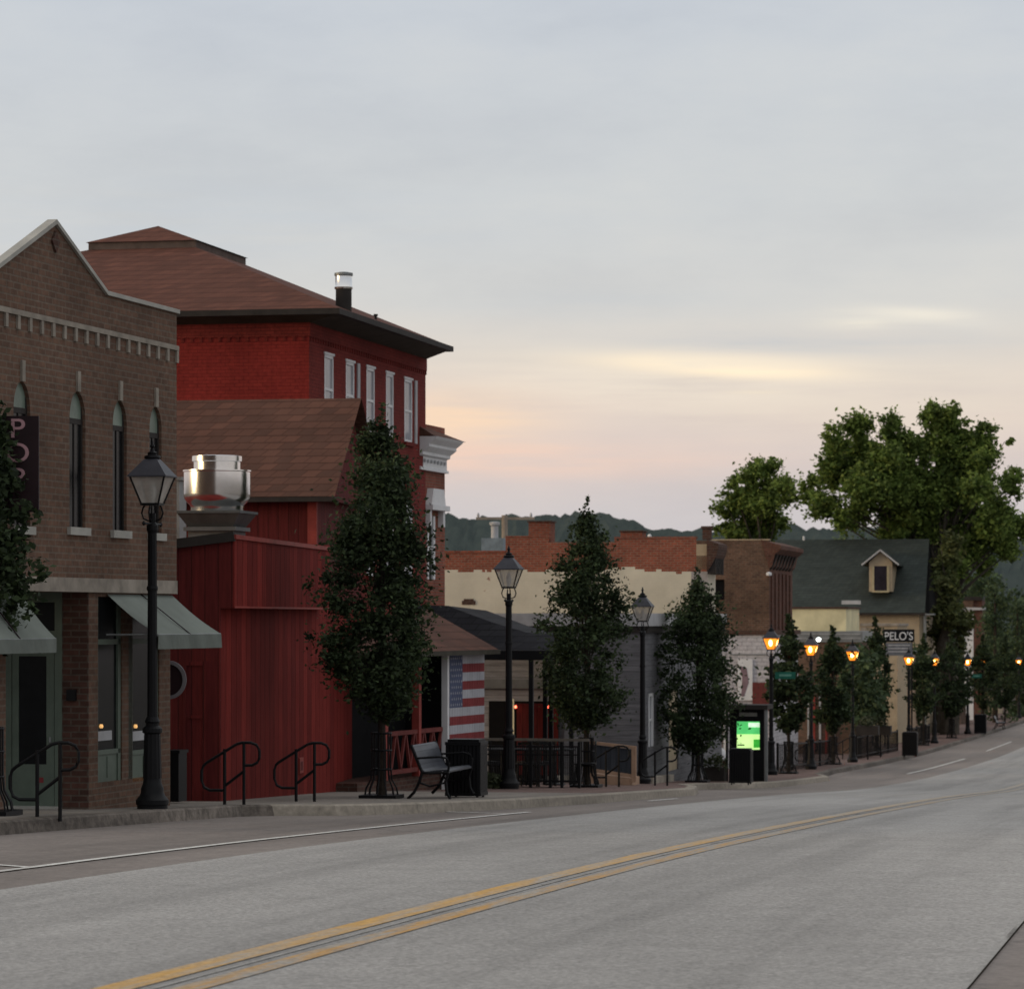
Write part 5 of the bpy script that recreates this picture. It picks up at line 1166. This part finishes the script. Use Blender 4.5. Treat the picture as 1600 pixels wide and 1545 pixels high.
# ================================================================== TREES
def guard():
    r = thing('tree_guard', (0,0,0), S.rz, 'x', 'tree guard')
    MB().box(-.30,.30,-.30,.30,.0,.06).build('base_plate', M_black, r, bevel=.01)
    m = MB(); n = 12
    for i in range(n):
        a = 2*math.pi*i/n; c, s_ = math.cos(a), math.sin(a)
        m.tube([(c*.27,s_*.27,.05),(c*.25,s_*.25,.16),(c*.17,s_*.17,.30),(c*.15,s_*.15,.50),(c*.15,s_*.15,1.05)], .013, 5)
    m.build('cage_bar', M_black, r)
    for z_ in (.46, .76, 1.03):
        MB().tube([(.16*math.cos(t), .16*math.sin(t), z_) for t in [i*math.pi/9 for i in range(19)]], .014, 5).build('hoop', M_black, r)
    return r
GD = guard(); GD['group'] = 'black tree guards'
def crown_tree(name, px_base, D, prof, label, seed, n, size, gap=0, lead=True):
    """prof: (py, half-left px, half-right px) from top to bottom around px_base"""
    rng = np.random.default_rng(seed); k = D/FL; O = W(px_base, HZ, D); g0 = gw(O); r = thing(name, (O.x, O.y, g0), 0, label, 'tree', 'street trees in the pavement')
    zt = (HZ-prof[0][0])*k-g0; zb_ = (HZ-prof[-1][0])*k-g0
    pys = [p[0] for p in prof][::-1]; zz_ = [(HZ-a)*k-g0 for a in pys]; Ls = [p[1]*k for p in prof][::-1]; Rs = [p[2]*k for p in prof][::-1]
    cs, rs, cn = [], [], []; H = zt-zb_; wmax = max(max(Ls), max(Rs))
    nc = int(190 if n > 6000 else 80)
    ph = rng.random(6)*6.28
    lob = lambda a, z_: 1+.11*math.sin(2*a+ph[0]+z_*1.9)+.09*math.sin(3*a+ph[1]-z_*3.1)+.07*math.sin(5.3*z_+ph[2]+a)
    for i in range(nc):
        z_ = zb_+H*(rng.random()**1.15) if i else zt*.985
        L_ = np.interp(z_, zz_, Ls); R_ = np.interp(z_, zz_, Rs); a = rng.random()*2*math.pi; f = (.35+.65*rng.random()**.5)
        cr = (.14+.20*rng.random())*wmax; cr = min(cr, max(.07, (L_+R_)/2*.6)); 
        wx = (R_ if math.cos(a) > 0 else L_)*.98*lob(a, z_)-cr*.7; wy = (L_+R_)/2*.98*lob(a, z_)-cr*.7
        cs.append((max(wx, .0)*math.cos(a)*f, max(wy, 0)*math.sin(a)*f, z_)); rs.append(cr); cn.append(cr**2)
    tot = sum(cn); cn = [max(12, int(n*c/tot)) for c in cn]
    # wispy shoots that break the outline
    for i in range(int(nc*.35)):
        z_ = zb_+H*rng.random(); L_ = np.interp(z_, zz_, Ls); R_ = np.interp(z_, zz_, Rs); a = rng.random()*2*math.pi
        ex = (.90+.14*rng.random())*lob(a, z_); cs.append(((R_ if math.cos(a) > 0 else L_)*math.cos(a)*ex, (L_+R_)/2*math.sin(a)*ex, z_)); rs.append(.10+.05*rng.random()); cn.append(int(14+10*rng.random()))
    if lead:
        for i in range(5): cs.append((rng.normal()*.03+Ls[-1]*0, 0, zt+.02+i*.07)); rs.append(.07); cn.append(12)
    leaf_mesh('crown', cs, rs, cn, size, rng, M_leaf, r, soft=True)
    m = MB(); m.tube([(0,0,-.05),(.02,0,zb_*.5),(0,.01,zb_),(0.01,0,zb_+H*.35),(0,0,zb_+H*.7),(0,0,zt*.97)], .07, 8, taper=[.075,.062,.055,.04,.022,.008])
    for i in range(14):
        j = int(rng.integers(0, nc)); c = cs[j]; z0_ = zb_*.85+(c[2]-zb_)*.45; m.tube([(0,0,z0_),(c[0]*.4,c[1]*.4,z0_+(c[2]-z0_)*.55),c], .02, 5, taper=[.026,.016,.006])
    m.build('trunk', M_bark, r)
    return r
trees = [
 (-22, 41.5, [(628,20,14),(700,60,58),(760,70,72),(830,80,84),(880,84,86),(930,80,78),(975,55,55),(1010,20,20)], 'dark leafy street tree cut off by the left edge, before the sign board', 1, 12000, .085),
 (596, 54.8, [(662,26,2),(705,46,36),(760,66,58),(830,88,66),(890,96,82),(940,98,80),(985,108,80),(1030,106,80),(1060,88,72),(1085,56,56),(1120,22,22)], 'largest dark street tree, tapering crown in front of the red hotel', 2, 46000, .066),
 (916, 72.2, [(800,6,8),(830,26,30),(880,52,50),(930,62,62),(980,68,74),(1020,78,80),(1065,80,76),(1100,64,62),(1135,28,28)], 'slender pointed street tree before the cream painted wall', 3, 28000, .072),
 (1090, 92.2, [(905,6,8),(935,24,30),(970,52,46),(1000,62,50),(1040,84,66),(1080,86,74),(1110,80,74),(1140,60,60),(1168,24,24)], 'rounded dark street tree left of the kiosk', 4, 20000, .085),
]
for t in trees: crown_tree('street_tree', t[0], t[1], t[2], t[3], t[4], t[5], t[6])
# leading shoots above the third tree
far = [(1232, 112.5, 975, 1130, 44, 'narrow street tree between the first two lit lamps'), (1302, 131, 992, 1130, 42, 'narrow street tree between second and third lit lamps'), (1368, 150, 975, 1115, 36, "narrow street tree left of the PELO'S sign"), (1443, 172, 1000, 1105, 34, 'street tree behind the far black litter bin'), (1487, 190, 1000, 1108, 38, 'thick trunked street tree right of the dim half hidden lamp'), (1536, 214, 1000, 1095, 30, 'street tree over the farthest litter bin'), (1570, 236, 1000, 1092, 30, 'street tree over the far bench'), (1602, 262, 1000, 1088, 26, 'farthest street tree cut by the right edge')]
for i, (px, D, yt, yb, hw_, lb) in enumerate(far):
    prof = [(yt, 3, 4), (yt+(yb-yt)*.2, hw_*.45, hw_*.4), (yt+(yb-yt)*.5, hw_*.85, hw_*.8), (yt+(yb-yt)*.8, hw_, hw_), (yb, hw_*.5, hw_*.5), (yb+12, 6, 6)]
    crown_tree('street_tree', px, D, prof, lb, 20+i, 5600, .15)
gl = ['leftmost black tree guard, only its foot in view at left edge', 'black tree guard with flared foot under the largest street tree', 'black tree guard under the slender pointed street tree', 'black tree guard under the rounded tree left of the kiosk', 'black tree guard right of the kiosk post', 'black tree guard between second and third lit lamp', 'black tree guard under the planter boxes', 'small dark tree guard behind the far litter bin', 'dark tree guard at the thick trunk right of the dim lamp']
gp = [(-15, 41.0)]+[(t[0], t[1]) for t in trees[1:]]+[(f[0], f[1]) for f in far[:5]]
for i, (px, D) in enumerate(gp):
    p = W(px, HZ, D); p.z = gw(p)
    if i == 0: GD.location = p; GD['label'] = gl[0]
    else: dup(GD, p, S.rz, gl[i], scale=(1, 1, 1) if i != 2 else (1, 1, 1.0))

def big_tree(name, D, blobs, base_px, label, seed, leaf, per, mat=None, limbs=None):
    rng = np.random.default_rng(seed); k = D/FL; O = W(base_px, HZ, D); g0 = gw(O); r = thing(name, (O.x, O.y, g0), 0, label, 'tree')
    cs, rs, cn = [], [], []
    for (bx, by, br) in blobs:
        R = br*k*1.15; c = np.array([(bx-CX)/FL*D-O.x, rng.normal()*2.0, (HZ-by)*k-g0]); ns = max(7, int(br/1.5))
        for j in range(ns):
            d = rng.normal(size=3); d /= np.linalg.norm(d); rr = R*(.28+.3*rng.random()); p = c+d*(R-rr*.6)*(.5+.5*rng.random()); cs.append(tuple(p)); rs.append(rr); cn.append(int(per*(rr*rr)))
    leaf_mesh('crown', cs, rs, cn, leaf, rng, mat or M_leafb, r, soft=True)
    m = MB(); topz = max(c[2] for c in cs); m.tube([(0,0,-1),(.2,0,topz*.25),(-.3,0,topz*.45),(.1,0,topz*.6)], .5, 10, taper=[.6,.5,.4,.2])
    for (bx, by, br) in blobs[::1]:
        x = (bx-CX)/FL*D-O.x; z_ = (HZ-by)*k-g0; z0_ = min(z_*.6, topz*.5); m.tube([(0,0,z0_),(x*.35,rng.normal()*.3,z0_+(z_-z0_)*.5),(x*.75,0,z0_+(z_-z0_)*.8),(x,0,z_)], .1, 6, taper=[.13,.085,.05,.02])
    m.build('trunk', plain('cottonwood_bark', (.06,.052,.042), .95, var=.4), r); return r
big_tree('broadleaf_tree', 215, [(1178,742,24),(1205,738,20),(1150,768,26),(1190,775,34),(1222,772,24),(1138,795,22),(1165,812,30),(1205,812,30),(1130,826,16),(1150,838,20),(1190,842,24)], 1190, 'smaller bright green tree rising behind the weathered brick block', 51, .23, 400)
big_tree('broadleaf_tree', 205, [(1300,688,22),(1335,668,26),(1318,705,26),(1352,700,24),(1390,670,26),(1408,690,24),(1375,720,28),(1290,725,22),(1310,745,30),(1275,760,22),(1290,790,26),(1268,775,14),(1340,765,34),(1385,765,34),(1425,730,28),
  (1460,655,26),(1480,640,16),(1490,672,26),(1462,695,32),(1500,700,30),(1535,680,22),(1545,705,22),(1520,725,26),(1480,735,28),(1570,690,9),(1440,780,34),(1480,790,30),(1525,795,30),(1560,800,26),(1585,760,22),(1598,740,18),(1575,780,18),(1345,805,26),(1400,810,34),(1450,830,34),(1500,840,34),(1550,840,30),(1590,825,26),(1310,815,18),(1360,735,24),(1405,745,30),(1440,700,24),(1435,800,34),(1500,755,34),(1465,760,30),(1545,820,28),(1395,835,24),(1470,860,30),(1520,855,30),(1570,845,26),(1330,730,24),(1350,785,28),(1560,740,14),(1515,765,26),(1520,880,26),(1555,875,22),(1580,860,18),(1485,880,26)], 1470, 'huge bright green spreading tree towering over the green roofed house', 52, .23, 420)
big_tree('vine_covered_tree', 200, [(1478,880,24),(1472,915,22),(1490,935,22),(1478,960,26),(1500,975,20),(1476,990,24),(1498,1005,20),(1510,960,12),(1470,850,20)], 1482, 'yellow green vine covered trunk column right of the green roof', 53, .26, 260, mat=leaf_mat('vine_leaves', (.04,.055,.018), (.075,.09,.028), (.12,.13,.045), .3))
# wood behind the roofs
rng = np.random.default_rng(9); cs, rs, cn = [], [], []
for i in range(240):
    px = 1232+rng.random()*420; D = 300+rng.random()*40; top = 822 if px < 1530 else 905
    py = top+rng.random()**.8*(1095-top); cs.append(tuple(W(px, py, D))); rs.append(1.1+.8*rng.random()); cn.append(95)
tag(leaf_mesh('background_wood', cs, rs, cn, .42, rng, M_leafw, None), 'dark green mass of trees behind the far roofs', 'trees', kind='stuff')
# roof line shrubs on the right
for i, (px, D, hw_, yt, lb) in enumerate(((1555, 240, 20, 905, 'dim olive tree right of the far brick block'), (1590, 265, 26, 930, 'dim dark tree at the right edge beyond the lamps'), (1425, 190, 22, 1005, "dark bushy tree just right of the PELO'S sign"), (1340, 145, 20, 1010, 'dark bushy tree behind the third lit lamp'))):
    k = D/FL; O = W(px, HZ, D); g0 = gw(O); r = thing('background_tree', (O.x, O.y, g0), 0, lb, 'tree', 'dim trees behind the street trees'); rg = np.random.default_rng(70+i)
    cs, rs, cn = [], [], []
    for j in range(40):
        py = yt+10+rg.random()*(1110-yt); a = rg.normal()*.5; cs.append((a*hw_*k, rg.normal()*.6, (HZ-py)*k-g0)); rs.append(.55+.3*rg.random()); cn.append(70)
    leaf_mesh('crown', cs, rs, cn, .22, rg, M_leafw, r); MB().tube([(0,0,0),(0,0,(HZ-yt)*k-g0-1)], .15, 8, taper=[.2,.06]).build('trunk', M_bark, r)
# shrubs and weeds by the patio and the grey house
for i, (px, py, rr_, lb) in enumerate(((748, 1224, .26, 'low green shrub at the foot of the patio fence near the bin'), (772, 1226, .2, 'small grassy tuft left of the second unlit lamp'), (1052, 1204, .28, 'low dark shrub bed beside the grey house'), (1034, 1210, .22, 'small dark shrub right of the third unlit lamp'), (1112, 1198, .35, 'dark potted bush behind the rounded tree'))):
    p = gpt(px, py+6); SH = thing('shrub', p, 0, lb, 'shrub', 'low shrubs by the pavement'); leafy('foliage', (0, 0, rr_*.7), rr_, 420, .09, M_shrub, SH, 90+i); MB().tube([(0,0,0),(0,0,rr_*.8)], .02, 5).build('stem', M_bark, SH)
for pr in (L0, L1): pass
